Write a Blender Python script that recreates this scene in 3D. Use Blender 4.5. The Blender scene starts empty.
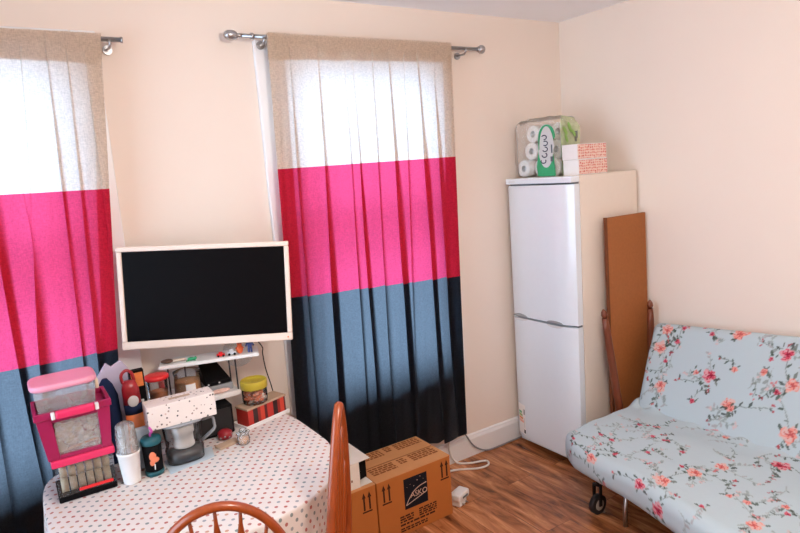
import bpy, bmesh, math, random
import numpy as np
from mathutils import Matrix, Vector, noise
random.seed(7)
PI = math.pi
S = bpy.context.scene
COL = S.collection

# ------------------------------------------------------------------ materials
def nodemat(name):
    m = bpy.data.materials.new(name); m.use_nodes = True
    nt = m.node_tree; nt.nodes.clear()
    out = nt.nodes.new('ShaderNodeOutputMaterial')
    return m, nt, out
def N(nt, t, **kw):
    n = nt.nodes.new(t)
    for k, v in kw.items():
        if k in n.inputs: n.inputs[k].default_value = v
        else: setattr(n, k, v)
    return n
def c4(c): return (c[0], c[1], c[2], 1)
def mat(name, col, rough=.5, spec=.5, metal=0, var=.06, scale=30, bump=0, coat=0, trans=0, emit=None, aniso=(1,1,1)):
    """principled surface whose colour wanders slightly with a procedural noise"""
    m, nt, out = nodemat(name)
    b = N(nt, 'ShaderNodeBsdfPrincipled'); nt.links.new(b.outputs[0], out.inputs[0])
    tc = N(nt, 'ShaderNodeTexCoord'); mp = N(nt, 'ShaderNodeMapping'); mp.inputs['Scale'].default_value = aniso
    nt.links.new(tc.outputs['Object'], mp.inputs[0])
    ns = N(nt, 'ShaderNodeTexNoise', Scale=scale, Detail=3.0); nt.links.new(mp.outputs[0], ns.inputs['Vector'])
    mx = N(nt, 'ShaderNodeMix', data_type='RGBA')
    mx.inputs[6].default_value = c4([max(0, c*(1-var)) for c in col]); mx.inputs[7].default_value = c4([min(1, c*(1+var)) for c in col])
    nt.links.new(ns.outputs['Fac'], mx.inputs[0]); nt.links.new(mx.outputs[2], b.inputs['Base Color'])
    b.inputs['Roughness'].default_value = rough; b.inputs['Specular IOR Level'].default_value = spec
    b.inputs['Metallic'].default_value = metal
    if coat: b.inputs['Coat Weight'].default_value = coat; b.inputs['Coat Roughness'].default_value = .06
    if trans: b.inputs['Transmission Weight'].default_value = trans
    if bump:
        bp = N(nt, 'ShaderNodeBump', Strength=bump, Distance=.01); nt.links.new(ns.outputs['Fac'], bp.inputs['Height']); nt.links.new(bp.outputs[0], b.inputs['Normal'])
    return m
def clear(name, tint=(.95,.97,1), body=.12, bodycol=(.8,.85,.9), rough=.08, ior=1.4):
    """thin clear plastic or glass: see-through, with a reflection and a faint body"""
    m, nt, out = nodemat(name)
    tr = N(nt, 'ShaderNodeBsdfTransparent', Color=c4(tint)); df = N(nt, 'ShaderNodeBsdfDiffuse', Color=c4(bodycol))
    gl = N(nt, 'ShaderNodeBsdfGlossy', Roughness=rough); fr = N(nt, 'ShaderNodeFresnel', IOR=ior)
    ns = N(nt, 'ShaderNodeTexNoise', Scale=25.0); tc = N(nt, 'ShaderNodeTexCoord'); nt.links.new(tc.outputs['Object'], ns.inputs['Vector'])
    mr = N(nt, 'ShaderNodeMapRange'); mr.inputs['To Min'].default_value = body*.6; mr.inputs['To Max'].default_value = body*1.4
    nt.links.new(ns.outputs['Fac'], mr.inputs[0])
    a = N(nt, 'ShaderNodeMixShader'); nt.links.new(mr.outputs[0], a.inputs[0]); nt.links.new(tr.outputs[0], a.inputs[1]); nt.links.new(df.outputs[0], a.inputs[2])
    b = N(nt, 'ShaderNodeMixShader'); nt.links.new(fr.outputs[0], b.inputs[0]); nt.links.new(a.outputs[0], b.inputs[1]); nt.links.new(gl.outputs[0], b.inputs[2])
    nt.links.new(b.outputs[0], out.inputs[0])
    return m
def fabric(name, dcol, tcol, tfac, scale=260):
    """thin woven cloth: part of the light is scattered back, part comes through"""
    m, nt, out = nodemat(name)
    tc = N(nt, 'ShaderNodeTexCoord'); mp = N(nt, 'ShaderNodeMapping'); mp.inputs['Scale'].default_value = (1, 1, .25)
    nt.links.new(tc.outputs['Object'], mp.inputs[0])
    ns = N(nt, 'ShaderNodeTexNoise', Scale=float(scale), Detail=2.0); nt.links.new(mp.outputs[0], ns.inputs['Vector'])
    mp2 = N(nt, 'ShaderNodeMapping'); mp2.inputs['Scale'].default_value = (.25, .25, 1); nt.links.new(tc.outputs['Object'], mp2.inputs[0])
    ns2 = N(nt, 'ShaderNodeTexNoise', Scale=float(scale), Detail=2.0); nt.links.new(mp2.outputs[0], ns2.inputs['Vector'])
    ad = N(nt, 'ShaderNodeMath', operation='ADD'); nt.links.new(ns.outputs['Fac'], ad.inputs[0]); nt.links.new(ns2.outputs['Fac'], ad.inputs[1])
    def wob(c):
        mx = N(nt, 'ShaderNodeMix', data_type='RGBA'); mx.inputs[6].default_value = c4([v*.86 for v in c]); mx.inputs[7].default_value = c4([min(1, v*1.14) for v in c])
        mr = N(nt, 'ShaderNodeMapRange'); mr.inputs['From Min'].default_value = .7; mr.inputs['From Max'].default_value = 1.3
        nt.links.new(ad.outputs[0], mr.inputs[0]); nt.links.new(mr.outputs[0], mx.inputs[0]); return mx.outputs[2]
    d = N(nt, 'ShaderNodeBsdfDiffuse'); t = N(nt, 'ShaderNodeBsdfTranslucent')
    nt.links.new(wob(dcol), d.inputs[0]); nt.links.new(wob(tcol), t.inputs[0])
    mx = N(nt, 'ShaderNodeMixShader', Fac=tfac); mx.inputs[0].default_value = tfac
    nt.links.new(d.outputs[0], mx.inputs[1]); nt.links.new(t.outputs[0], mx.inputs[2]); nt.links.new(mx.outputs[0], out.inputs[0])
    return m

M = {}
M['wall'] = mat('wall_paint', (.84,.745,.665), .85, .2, var=.02, scale=3, bump=.02)
M['ceil'] = mat('ceiling_paint', (.91,.92,.95), .9, .1, var=.015, scale=3)
M['trim'] = mat('white_gloss_paint', (.82,.82,.82), .4, .4, var=.02, scale=8)
M['frame'] = mat('window_paint', (.85,.86,.88), .35, .4, var=.02, scale=8)
M['chrome'] = mat('brushed_steel', (.45,.45,.46), .3, .5, 1, var=.1, scale=60)
M['dsteel'] = mat('dark_steel', (.03,.03,.032), .45, .3, .3, var=.1)
M['tvframe'] = mat('tv_cream_plastic', (.80,.67,.58), .4, .4, var=.02)
M['tvback'] = mat('tv_back_plastic', (.03,.03,.03), .5, .2)
M['screen'] = mat('tv_screen', (.003,.003,.004), .3, .08, var=.2)
M['fridge'] = mat('fridge_daylit_enamel', (.76,.83,.90), .2, .5, var=.015, coat=.4)  # white enamel with the cool daylight tinted into its colour
M['fridgewarm'] = mat('fridge_lamplit_enamel', (.80,.72,.63), .45, .4, var=.02)  # same white enamel, warm lamp light tinted into its colour
M['gasket'] = mat('dark_gap', (.10,.13,.15), .6)
M['grey'] = mat('mid_grey_plastic', (.30,.32,.34), .45)
M['lgrey'] = mat('light_grey_plastic', (.60,.62,.64), .45)
M['white'] = mat('white_plastic', (.80,.80,.79), .4)
M['paper'] = mat('white_paper', (.84,.83,.82), .8, .1, var=.03)
M['black'] = mat('black_plastic', (.004,.004,.005), .6, .10)
M['board'] = mat('hardboard', (.36,.125,.035), .65, .3, var=.14, scale=60)
M['boardedge'] = mat('board_edge', (.16,.05,.02), .7, .2, var=.15)
M['pole'] = mat('red_brown_wood', (.17,.042,.016), .4, .5, var=.35, scale=18, aniso=(6,6,.8))
M['chair'] = mat('orange_varnished_wood', (.31,.056,.009), .28, .5, var=.3, scale=14, aniso=(5,5,1), coat=.3)
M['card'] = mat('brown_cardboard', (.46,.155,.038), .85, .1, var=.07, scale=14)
M['cardlit'] = mat('brown_cardboard_lit', (.58,.275,.115), .85, .1, var=.08, scale=14)  # same cardboard coloured lighter, for flaps lit from above
M['ink'] = mat('dark_print', (.055,.022,.012), .8, .1)
M['inkblack'] = mat('black_print', (.012,.012,.018), .7, .1)
M['inkpale'] = mat('pale_print', (.55,.38,.30), .8, .1)
M['inkdim'] = mat('dim_print', (.24,.085,.03), .8, .1)
M['carton'] = mat('white_carton', (.78,.73,.66), .8, .1, var=.03)
M['wood'] = mat('table_wood', (.33,.14,.05), .4, var=.25, scale=12, aniso=(1,6,6))
M['magenta'] = mat('magenta_plastic', (.36,.012,.085), .3, .5, var=.05)
M['hotpink'] = mat('hot_pink_plastic', (.78,.03,.13), .3, .5, var=.05)
M['red'] = mat('red_plastic', (.72,.02,.025), .3, .5, var=.06)
M['palepink'] = mat('pale_pink_plastic', (.82,.34,.46), .35, .4, var=.04)
M['cream'] = mat('cream_plastic', (.80,.68,.55), .5)
M['navy'] = mat('navy_cloth', (.014,.025,.07), .8, .1, var=.2, scale=60)
M['lav'] = mat('lavender_paper', (.55,.48,.60), .7, var=.1)
M['clear'] = clear('clear_plastic', body=.035, bodycol=(.85,.88,.88))
M['clearw'] = clear('milky_plastic', (.97,.98,.99), .24, (.95,.95,.94))
M['smoke'] = clear('smoky_plastic', (.96,.97,.98), .04, (.6,.62,.64))
M['glass'] = clear('window_glass', (.97,.98,1), .01, (.8,.9,1), .02)
M['blueclear'] = clear('bluish_clear_plastic', (.92,.97,1), .22, (.72,.84,.92))
M['wrap'] = clear('bag_film', (1,1,1), .07, (.95,.98,.96), .3, 1.15)
M['wrapgreen'] = clear('green_printed_film', (.92,.97,.85), .55, (.58,.70,.42), .35)
M['green'] = mat('green_print', (.03,.36,.16), .4, var=.12)
M['leaf'] = mat('leaf_green_print', (.22,.42,.10), .5, var=.12)
M['pinkprint'] = mat('salmon_print', (.85,.42,.33), .8, var=.05)
M['printred'] = mat('red_pattern_print', (.62,.13,.11), .8)
M['teal'] = mat('teal_plastic', (.008,.095,.12), .3, var=.1)
M['straw'] = mat('violet_pink_straw', (.66,.10,.42), .35)
M['peach'] = mat('peach_print', (.85,.24,.12), .5, var=.2, scale=60)
M['amber'] = mat('amber_wax', (.74,.34,.12), .35, var=.12)
M['nuts'] = mat('orange_nuts', (.62,.16,.06), .5, var=.4, scale=60)
M['yellow'] = mat('mustard_lid', (.52,.40,.03), .4, var=.1)
M['tan'] = mat('tan_card', (.50,.36,.25), .8, var=.12, scale=20)
M['orange'] = mat('orange_foil', (.75,.22,.06), .4, var=.3, scale=40)
M['darkred'] = mat('dark_red_foil', (.32,.015,.025), .3, var=.5, scale=45)
M['paleblue'] = mat('pale_blue_cloth', (.52,.63,.70), .8, .1, var=.08)
M['brown'] = mat('dark_brown', (.075,.032,.018), .5, var=.3)
M['bluefig'] = mat('blue_toy_paint', (.05,.09,.28), .4)
M['orangefig'] = mat('orange_toy_paint', (.80,.13,.03), .4)
M['water'] = mat('dark_filter_resin', (.07,.075,.08), .3, var=.3, scale=40)
M['reel'] = mat('beige_reels', (.62,.52,.36), .6, var=.35, scale=40)
M['bits'] = mat('mixed_craft_bits', (.62,.52,.48), .7, var=.5, scale=45)
M['skin'] = mat('pink_wrapper', (.80,.50,.42), .5, var=.35, scale=60)
M['rubber'] = mat('black_rubber', (.015,.015,.016), .6)
M['hub'] = mat('grey_hub', (.45,.43,.38), .5, var=.1)
M['cable'] = mat('white_cable', (.75,.72,.68), .5)
M['gcable'] = mat('grey_cable', (.25,.26,.28), .5)

# curtain cloth, one per band
M['c_cream'] = fabric('cream_linen', (.74,.56,.41), (.76,.79,.82), .5)
M['c_pink'] = fabric('pink_linen', (.55,.028,.055), (.76,.078,.22), .5)
M['c_char'] = fabric('charcoal_linen', (.014,.014,.017), (.175,.210,.255), .5)

def floor_mat():
    m, nt, out = nodemat('wood_laminate')
    b = N(nt, 'ShaderNodeBsdfPrincipled'); nt.links.new(b.outputs[0], out.inputs[0])
    tc = N(nt, 'ShaderNodeTexCoord'); mp = N(nt, 'ShaderNodeMapping'); mp.inputs['Rotation'].default_value = (0, 0, PI/2)
    nt.links.new(tc.outputs['Object'], mp.inputs[0])
    br = N(nt, 'ShaderNodeTexBrick', offset=.37); br.inputs['Scale'].default_value = 1; br.inputs['Brick Width'].default_value = 1.28; br.inputs['Row Height'].default_value = .195
    br.inputs['Mortar Size'].default_value = .0012; br.inputs['Color1'].default_value = (.35,.35,.35,1); br.inputs['Color2'].default_value = (.75,.75,.75,1); br.inputs['Mortar'].default_value = (.1,.1,.1,1)
    nt.links.new(mp.outputs[0], br.inputs['Vector'])
    # offset grain per plank
    mul = N(nt, 'ShaderNodeVectorMath', operation='MULTIPLY_ADD'); mul.inputs[1].default_value = (1.3, 7, 1)
    nt.links.new(mp.outputs[0], mul.inputs[0]); nt.links.new(br.outputs['Color'], mul.inputs[2])
    n1 = N(nt, 'ShaderNodeTexNoise', Scale=2.2, Detail=6.0, Roughness=.6, Distortion=.9); nt.links.new(mul.outputs[0], n1.inputs['Vector'])
    mul2 = N(nt, 'ShaderNodeVectorMath', operation='MULTIPLY'); mul2.inputs[1].default_value = (4, 60, 1); nt.links.new(mp.outputs[0], mul2.inputs[0])
    n2 = N(nt, 'ShaderNodeTexNoise', Scale=1.5, Detail=4.0); nt.links.new(mul2.outputs[0], n2.inputs['Vector'])
    cr = N(nt, 'ShaderNodeValToRGB'); e = cr.color_ramp.elements
    e[0].position = .32; e[0].color = (.065,.02,.008,1); e[1].position = .72; e[1].color = (.74,.34,.16,1)
    k = cr.color_ramp.elements.new(.46); k.color = (.32,.11,.038,1); k = cr.color_ramp.elements.new(.58); k.color = (.50,.195,.075,1)
    nt.links.new(n1.outputs['Fac'], cr.inputs[0])
    mx = N(nt, 'ShaderNodeMix', data_type='RGBA', blend_type='MULTIPLY'); mx.inputs[0].default_value = .55
    r2 = N(nt, 'ShaderNodeMapRange'); r2.inputs['To Min'].default_value = .55; r2.inputs['To Max'].default_value = 1.35; nt.links.new(n2.outputs['Fac'], r2.inputs[0])
    nt.links.new(cr.outputs[0], mx.inputs[6]); nt.links.new(r2.outputs[0], mx.inputs[7])
    mx2 = N(nt, 'ShaderNodeMix', data_type='RGBA', blend_type='MULTIPLY'); nt.links.new(br.outputs['Fac'], mx2.inputs[0]); mx2.inputs[7].default_value = (.25,.2,.18,1)
    nt.links.new(mx.outputs[2], mx2.inputs[6]); nt.links.new(mx2.outputs[2], b.inputs['Base Color'])
    b.inputs['Roughness'].default_value = .27; b.inputs['Specular IOR Level'].default_value = .5
    return m
M['floor'] = floor_mat()

def dots_mat(name, base, scale, rad, cols, rot=.35, rnd=0.0, coord='UV', rough=.7, cell=(1,1,1)):
    m, nt, out = nodemat(name)
    b = N(nt, 'ShaderNodeBsdfPrincipled'); nt.links.new(b.outputs[0], out.inputs[0]); b.inputs['Roughness'].default_value = rough; b.inputs['Specular IOR Level'].default_value = .3
    tc = N(nt, 'ShaderNodeTexCoord'); mp = N(nt, 'ShaderNodeMapping'); mp.inputs['Rotation'].default_value = (0, 0, rot); mp.inputs['Scale'].default_value = cell
    nt.links.new(tc.outputs[coord], mp.inputs[0])
    v = N(nt, 'ShaderNodeTexVoronoi', Scale=float(scale), Randomness=float(rnd)); nt.links.new(mp.outputs[0], v.inputs['Vector'])
    lt = N(nt, 'ShaderNodeMath', operation='LESS_THAN'); lt.inputs[1].default_value = rad; nt.links.new(v.outputs['Distance'], lt.inputs[0])
    wn = N(nt, 'ShaderNodeTexWhiteNoise'); nt.links.new(v.outputs['Color'], wn.inputs['Vector'])
    cr = N(nt, 'ShaderNodeValToRGB'); cr.color_ramp.interpolation = 'CONSTANT'
    e = cr.color_ramp.elements
    while len(e) < len(cols): e.new(.5)
    for i, c in enumerate(cols): e[i].position = i/len(cols); e[i].color = c4(c)
    nt.links.new(wn.outputs['Value'], cr.inputs[0])
    ns = N(nt, 'ShaderNodeTexNoise', Scale=9.0); nt.links.new(tc.outputs[coord], ns.inputs['Vector'])
    bx = N(nt, 'ShaderNodeMix', data_type='RGBA'); bx.inputs[6].default_value = c4([x*.94 for x in base]); bx.inputs[7].default_value = c4([min(1, x*1.05) for x in base]); nt.links.new(ns.outputs['Fac'], bx.inputs[0])
    mx = N(nt, 'ShaderNodeMix', data_type='RGBA'); nt.links.new(lt.outputs[0], mx.inputs[0]); nt.links.new(bx.outputs[2], mx.inputs[6]); nt.links.new(cr.outputs[0], mx.inputs[7])
    nt.links.new(mx.outputs[2], b.inputs['Base Color'])
    return m
M['cloth'] = dots_mat('dotted_oilcloth', (.74,.685,.655), 30, .20, [(.46,.17,.14),(.22,.27,.27),(.56,.32,.22),(.40,.19,.17),(.32,.34,.36),(.45,.15,.13)], rot=.62)
M['speckle'] = dots_mat('speckled_card', (.80,.72,.67), 62, .25, [(.06,.05,.05),(.62,.45,.38),(.12,.09,.09),(.78,.70,.66),(.78,.71,.66),(.35,.25,.22)], rnd=1.0, coord='Object')
M['tissue'] = dots_mat('salmon_patterned_card', (.84,.64,.56), 62, .36, [(.66,.17,.15),(.60,.15,.14),(.72,.30,.24)], rnd=.35, coord='Object', rot=0)

def plaid_mat():
    m, nt, out = nodemat('red_black_stripes')
    b = N(nt, 'ShaderNodeBsdfPrincipled'); nt.links.new(b.outputs[0], out.inputs[0]); b.inputs['Roughness'].default_value = .5
    tc = N(nt, 'ShaderNodeTexCoord'); sx = N(nt, 'ShaderNodeSeparateXYZ'); nt.links.new(tc.outputs['Object'], sx.inputs[0])
    m1 = N(nt, 'ShaderNodeMath', operation='MULTIPLY'); m1.inputs[1].default_value = 8.5; nt.links.new(sx.outputs[0], m1.inputs[0])
    fr = N(nt, 'ShaderNodeMath', operation='FRACT'); nt.links.new(m1.outputs[0], fr.inputs[0])
    cr = N(nt, 'ShaderNodeValToRGB'); cr.color_ramp.interpolation = 'CONSTANT'; e = cr.color_ramp.elements
    e[0].position = 0; e[0].color = (.50,.03,.02,1); e[1].position = .3; e[1].color = (.03,.008,.008,1)
    for p, c in ((.52,(.30,.02,.015,1)),(.66,(.62,.06,.03,1)),(.86,(.10,.01,.01,1))): q = e.new(p); q.color = c
    nt.links.new(fr.outputs[0], cr.inputs[0]); nt.links.new(cr.outputs[0], b.inputs['Base Color'])
    return m
M['plaid'] = plaid_mat()
def attr_mat():
    m, nt, out = nodemat('floral_cotton')
    b = N(nt, 'ShaderNodeBsdfPrincipled'); nt.links.new(b.outputs[0], out.inputs[0]); b.inputs['Roughness'].default_value = .85; b.inputs['Specular IOR Level'].default_value = .15
    a = N(nt, 'ShaderNodeVertexColor', layer_name='Print'); nt.links.new(a.outputs[0], b.inputs['Base Color'])
    tc = N(nt, 'ShaderNodeTexCoord'); ns = N(nt, 'ShaderNodeTexNoise', Scale=9.0, Detail=3.0); nt.links.new(tc.outputs['Object'], ns.inputs['Vector'])
    bp = N(nt, 'ShaderNodeBump', Strength=.25, Distance=.02); nt.links.new(ns.outputs['Fac'], bp.inputs['Height']); nt.links.new(bp.outputs[0], b.inputs['Normal'])
    return m
M['floral'] = attr_mat()

# ------------------------------------------------------------------ mesh builder
class MB:
    def __init__(s): s.v = []; s.f = []; s.mi = []; s.sm = []; s.T = Matrix(); s.uv = None
    def add(s, vs, fs, m=0, smooth=False):
        o = len(s.v)
        s.v += [tuple(s.T @ Vector(v)) for v in vs]
        for f in fs: s.f.append([o+i for i in f]); s.mi.append(m); s.sm.append(smooth)
        return s
    def box(s, a, b, m=0, taper=None):
        (x0,y0,z0),(x1,y1,z1) = a, b
        t = taper or 0
        vs = [(x0+t,y0+t,z0),(x1-t,y0+t,z0),(x1-t,y1-t,z0),(x0+t,y1-t,z0),(x0,y0,z1),(x1,y0,z1),(x1,y1,z1),(x0,y1,z1)]
        return s.add(vs, [(3,2,1,0),(4,5,6,7),(0,1,5,4),(1,2,6,5),(2,3,7,6),(3,0,4,7)], m)
    def tube(s, pts, r, n=10, m=0, flat=None, closed=False, caps=True):
        """r: radius or list; flat=(normal, w, h): oval section"""
        pts = [Vector(p) for p in pts]; k = len(pts); R = r if hasattr(r, '__len__') else [r]*k
        vs = []; prev = None
        for i, p in enumerate(pts):
            if closed: t = pts[(i+1) % k]-pts[i-1]
            else: t = pts[min(i+1, k-1)]-pts[max(i-1, 0)]
            t.normalize()
            if flat: u = (Vector(flat)-t*t.dot(Vector(flat))).normalized()
            else:
                if prev is None: u = t.orthogonal().normalized()
                else:
                    u = prev-t*prev.dot(t)
                    u = u.normalized() if u.length > 1e-6 else t.orthogonal().normalized()
            prev = u; w = t.cross(u)
            rr = R[i]; ru, rw = rr if hasattr(rr, '__len__') else (rr, rr)
            for j in range(n):
                a = 2*PI*j/n; vs.append(p+u*ru*math.cos(a)+w*rw*math.sin(a))
        fs = []
        for i in range(k if closed else k-1):
            for j in range(n):
                a = i*n+j; b = i*n+(j+1) % n; c = ((i+1) % k)*n+(j+1) % n; d = ((i+1) % k)*n+j
                fs.append((a,b,c,d))
        s.add(vs, fs, m, True)
        if caps and not closed:
            o = len(s.v)-k*n
            s.f.append([o+j for j in range(n)][::-1]); s.mi.append(m); s.sm.append(False)
            s.f.append([o+(k-1)*n+j for j in range(n)]); s.mi.append(m); s.sm.append(False)
        return s
    def lathe(s, prof, c=(0,0,0), n=28, m=0, wob=None, cap0=True, cap1=True, smooth=True):
        vs = []
        for r, z in prof:
            for j in range(n):
                a = 2*PI*j/n; q = r*(1+(wob(a, z) if wob else 0))
                vs.append((c[0]+q*math.cos(a), c[1]+q*math.sin(a), c[2]+z))
        fs = []
        for i in range(len(prof)-1):
            for j in range(n): fs.append((i*n+j, i*n+(j+1) % n, (i+1)*n+(j+1) % n, (i+1)*n+j))
        s.add(vs, fs, m, smooth)
        o = len(s.v)-len(vs)
        if cap0: s.f.append([o+j for j in range(n)][::-1]); s.mi.append(m); s.sm.append(False)
        if cap1: s.f.append([o+(len(prof)-1)*n+j for j in range(n)]); s.mi.append(m); s.sm.append(False)
        return s
    def ball(s, c, r, n=14, m=0):
        r = r if hasattr(r, '__len__') else (r,r,r); vs = []; k = n//2+1
        for i in range(k):
            p = PI*i/(k-1)
            for j in range(n):
                a = 2*PI*j/n; vs.append((c[0]+r[0]*math.sin(p)*math.cos(a), c[1]+r[1]*math.sin(p)*math.sin(a), c[2]-r[2]*math.cos(p)))
        fs = [(i*n+j, i*n+(j+1) % n, (i+1)*n+(j+1) % n, (i+1)*n+j) for i in range(k-1) for j in range(n)]
        return s.add(vs, fs, m, True)
    def poly(s, pts, m=0): return s.add(pts, [tuple(range(len(pts)))], m)
    def prism(s, pts, d, m=0):
        """flat outline pts extruded by the vector d"""
        n = len(pts); d = Vector(d); vs = [Vector(p) for p in pts]+[Vector(p)+d for p in pts]
        fs = [tuple(range(n))[::-1], tuple(range(n, 2*n))]+[(i, (i+1) % n, n+(i+1) % n, n+i) for i in range(n)]
        return s.add(vs, fs, m)
    def plate(s, P, U, V, rects, th=.0008, m=0):
        """raised print: rects (u0,v0,u1,v1) on the plane P,U,V"""
        P, U, V = Vector(P), Vector(U), Vector(V); W = U.cross(V).normalized()
        for u0, v0, u1, v1 in rects:
            s.prism([P+U*a+V*b for a, b in ((u0,v0),(u1,v0),(u1,v1),(u0,v1))], W*th, m)
        return s

ROOT = {}
def finish(o, bevel=0, seg=2):
    if bevel:
        b = o.modifiers.new('bevel', 'BEVEL'); b.width = bevel; b.segments = seg; b.limit_method = 'ANGLE'; b.angle_limit = .7
        for p in o.data.polygons: p.use_smooth = True
        w = o.modifiers.new('wn', 'WEIGHTED_NORMAL'); w.keep_sharp = False
    return o
def obj(name, mb, mats, parent=None, bevel=0, world=True, seg=2, loc=None):
    me = bpy.data.meshes.new(name)
    vs = mb.v
    L = Vector((0,0,0))
    if parent is not None and world:
        inv = ROOT[parent.name].inverted(); vs = [tuple(inv @ Vector(v)) for v in vs]
    elif parent is None and vs:
        L = Vector(loc) if loc else Vector((sum(v[0] for v in vs)/len(vs), sum(v[1] for v in vs)/len(vs), min(v[2] for v in vs)))
        vs = [(v[0]-L.x, v[1]-L.y, v[2]-L.z) for v in vs]
    me.from_pydata(vs, [], mb.f); me.update()
    for m in (mats if isinstance(mats, (list, tuple)) else [mats]): me.materials.append(m)
    me.polygons.foreach_set('material_index', mb.mi); me.polygons.foreach_set('use_smooth', mb.sm)
    bm = bmesh.new(); bm.from_mesh(me); bmesh.ops.recalc_face_normals(bm, faces=bm.faces); bm.to_mesh(me); bm.free()
    o = bpy.data.objects.new(name, me); COL.objects.link(o)
    if parent is not None: o.parent = parent; ROOT[o.name] = ROOT[parent.name]
    else: o.location = L; ROOT[o.name] = Matrix.Translation(L)
    return finish(o, bevel, seg)
def tag(o, label=None, cat=None, group=None, kind=None):
    if label: o['label'] = label
    if cat: o['category'] = cat
    if group: o['group'] = group
    if kind: o['kind'] = kind
    return o
def thing(name, label, cat, loc=(0,0,0), rz=0, group=None, mtx=None):
    o = bpy.data.objects.new(name, None); COL.objects.link(o); o.empty_display_size = .05
    mm = mtx if mtx is not None else Matrix.Translation(loc) @ Matrix.Rotation(rz, 4, 'Z')
    o.matrix_world = mm; o.location = mm.to_translation(); o.rotation_euler = mm.to_euler()
    ROOT[o.name] = mm
    return tag(o, label, cat, group)
def struct(name, mb, m, parent=None, bevel=0):
    o = obj(name, mb, m, parent, bevel)
    if parent is None: o['kind'] = 'structure'
    return o
def text_mb(s, size, P, U, V, th=.0008, align='CENTER'):
    cu = bpy.data.curves.new('tmp', 'FONT'); cu.body = s; cu.size = size; cu.align_x = align; cu.align_y = 'CENTER'; cu.extrude = th/2
    o = bpy.data.objects.new('tmp', cu); COL.objects.link(o)
    bpy.context.view_layer.update()
    me = o.evaluated_get(bpy.context.evaluated_depsgraph_get()).to_mesh()
    P, U, V = Vector(P), Vector(U), Vector(V); W = U.cross(V).normalized(); mb = MB()
    mb.add([P+U*v.co.x+V*v.co.y+W*(v.co.z+th/2) for v in me.vertices], [tuple(p.vertices) for p in me.polygons])
    o.to_mesh_clear(); bpy.data.objects.remove(o); bpy.data.curves.remove(cu)
    return mb

# ------------------------------------------------------------------ the room
H = 2.796; XL = -4.45; YF = -4.4
struct('floor', MB().box((XL,YF,-.1),(0,0,0)), M['floor'])
struct('ceiling', MB().box((XL,YF,H),(0,0,H+.1)), M['ceil'])
struct('wall_right', MB().box((0,YF,-.1),(.1,.2,H+.1)), M['wall'])
W3 = (-2.15,-.40); Z3 = (.60,2.50)  # opening cut for the added window out of view
struct('wall_left', MB().box((XL-.1,YF,-.1),(XL,W3[0],H+.1)).box((XL-.1,W3[1],-.1),(XL,.2,H+.1)).box((XL-.1,W3[0],-.1),(XL,W3[1],Z3[0])).box((XL-.1,W3[0],Z3[1]),(XL,W3[1],H+.1)), M['wall'])
struct('wall_front', MB().box((XL-.1,YF-.1,-.1),(.1,YF,H+.1)), M['wall'])
W1 = (-3.93,-2.99); W2 = (-2.085,-1.09); ZS = .66; ZT = 2.47
wb = MB()
for x0, x1 in ((XL,W1[0]),(W1[1],W2[0]),(W2[1],0)): wb.box((x0,0,-.1),(x1,.2,H+.1))
for a, b in (W1, W2): wb.box((a,0,-.1),(b,.2,ZS)); wb.box((a,0,ZT),(b,.2,H+.1))
struct('wall_back', wb, M['wall'])
def skirt(name, p, q, nrm):
    n = Vector(nrm); mb = MB()
    P, Q = Vector(p), Vector(q)
    pr = [(0,0),(.018,0),(.018,.115),(.012,.13),(.010,.14),(0,.147)]
    for A in (P, Q): pass
    vs = [A+n*d+Vector((0,0,z)) for A in (P, Q) for d, z in pr]; k = len(pr)
    mb.add(vs, [tuple(range(k)), tuple(range(k, 2*k))[::-1]]+[(i,(i+1) % k,k+(i+1) % k,k+i) for i in range(k)])
    struct(name, mb, M['trim'])
skirt('baseboard_back', (XL,0,0), (-.001,0,0), (0,-1,0))
skirt('baseboard_right', (0,YF,0), (0,-.02,0), (-1,0,0))
skirt('baseboard_left', (XL,YF,0), (XL,-.02,0), (1,0,0))
def window(k, a, b):
    e = bpy.data.objects.new('window_%d' % k, None); COL.objects.link(e); e.location = ((a+b)/2, 0, ZS); e['kind'] = 'structure'
    ROOT[e.name] = Matrix.Translation(e.location)
    ca = MB(); w = .10
    ca.box((a-w,-.028,ZS-.03),(a-.001,0,ZT+.10)).box((b+.001,-.028,ZS-.03),(b+w,0,ZT+.10)).box((a-.001,-.028,ZT+.001),(b+.001,0,ZT+.10))
    obj('window_casing', ca, M['frame'], e, .006)
    si = MB().box((a-.09,-.035,ZS-.035),(b+.09,.0,ZS-.001)); obj('window_sill', si, M['frame'], e, .006)
    for nm, y, z0, z1 in (('lower_sash',.06,ZS+.002,1.60),('upper_sash',.105,1.56,ZT-.002)):
        fr = MB(); t = .05
        fr.box((a+.002,y,z0),(a+t,y+.04,z1)).box((b-t,y,z0),(b-.002,y+.04,z1)).box((a+t,y,z0),(b-t,y+.04,z0+t)).box((a+t,y,z1-t),(b-t,y+.04,z1))
        s = obj(nm, fr, M['frame'], e)
        obj('pane', MB().box((a+t,y+.017,z0+t),(b-t,y+.022,z1-t)), M['glass'], s)
window(1, *W1); window(2, *W2)
e = bpy.data.objects.new('window_3', None); COL.objects.link(e); e.location = (XL,-1.15,.60); e['kind'] = 'structure'; ROOT[e.name] = Matrix.Translation(e.location)  # unseen window, added to throw daylight on the fridge front and sofa
a, b = W3; z0, z1 = Z3; X0 = XL-.07
fr = MB().box((X0,a+.002,z0+.002),(X0+.04,a+.06,z1-.002)).box((X0,b-.06,z0+.002),(X0+.04,b-.002,z1-.002)).box((X0,a+.06,z0+.002),(X0+.04,b-.06,z0+.06)).box((X0,a+.06,z1-.06),(X0+.04,b-.06,z1-.002)).box((X0,-1.175,z0+.06),(X0+.04,-1.125,z1-.06))
sh = obj('window_frame', fr, M['frame'], e)
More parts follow.
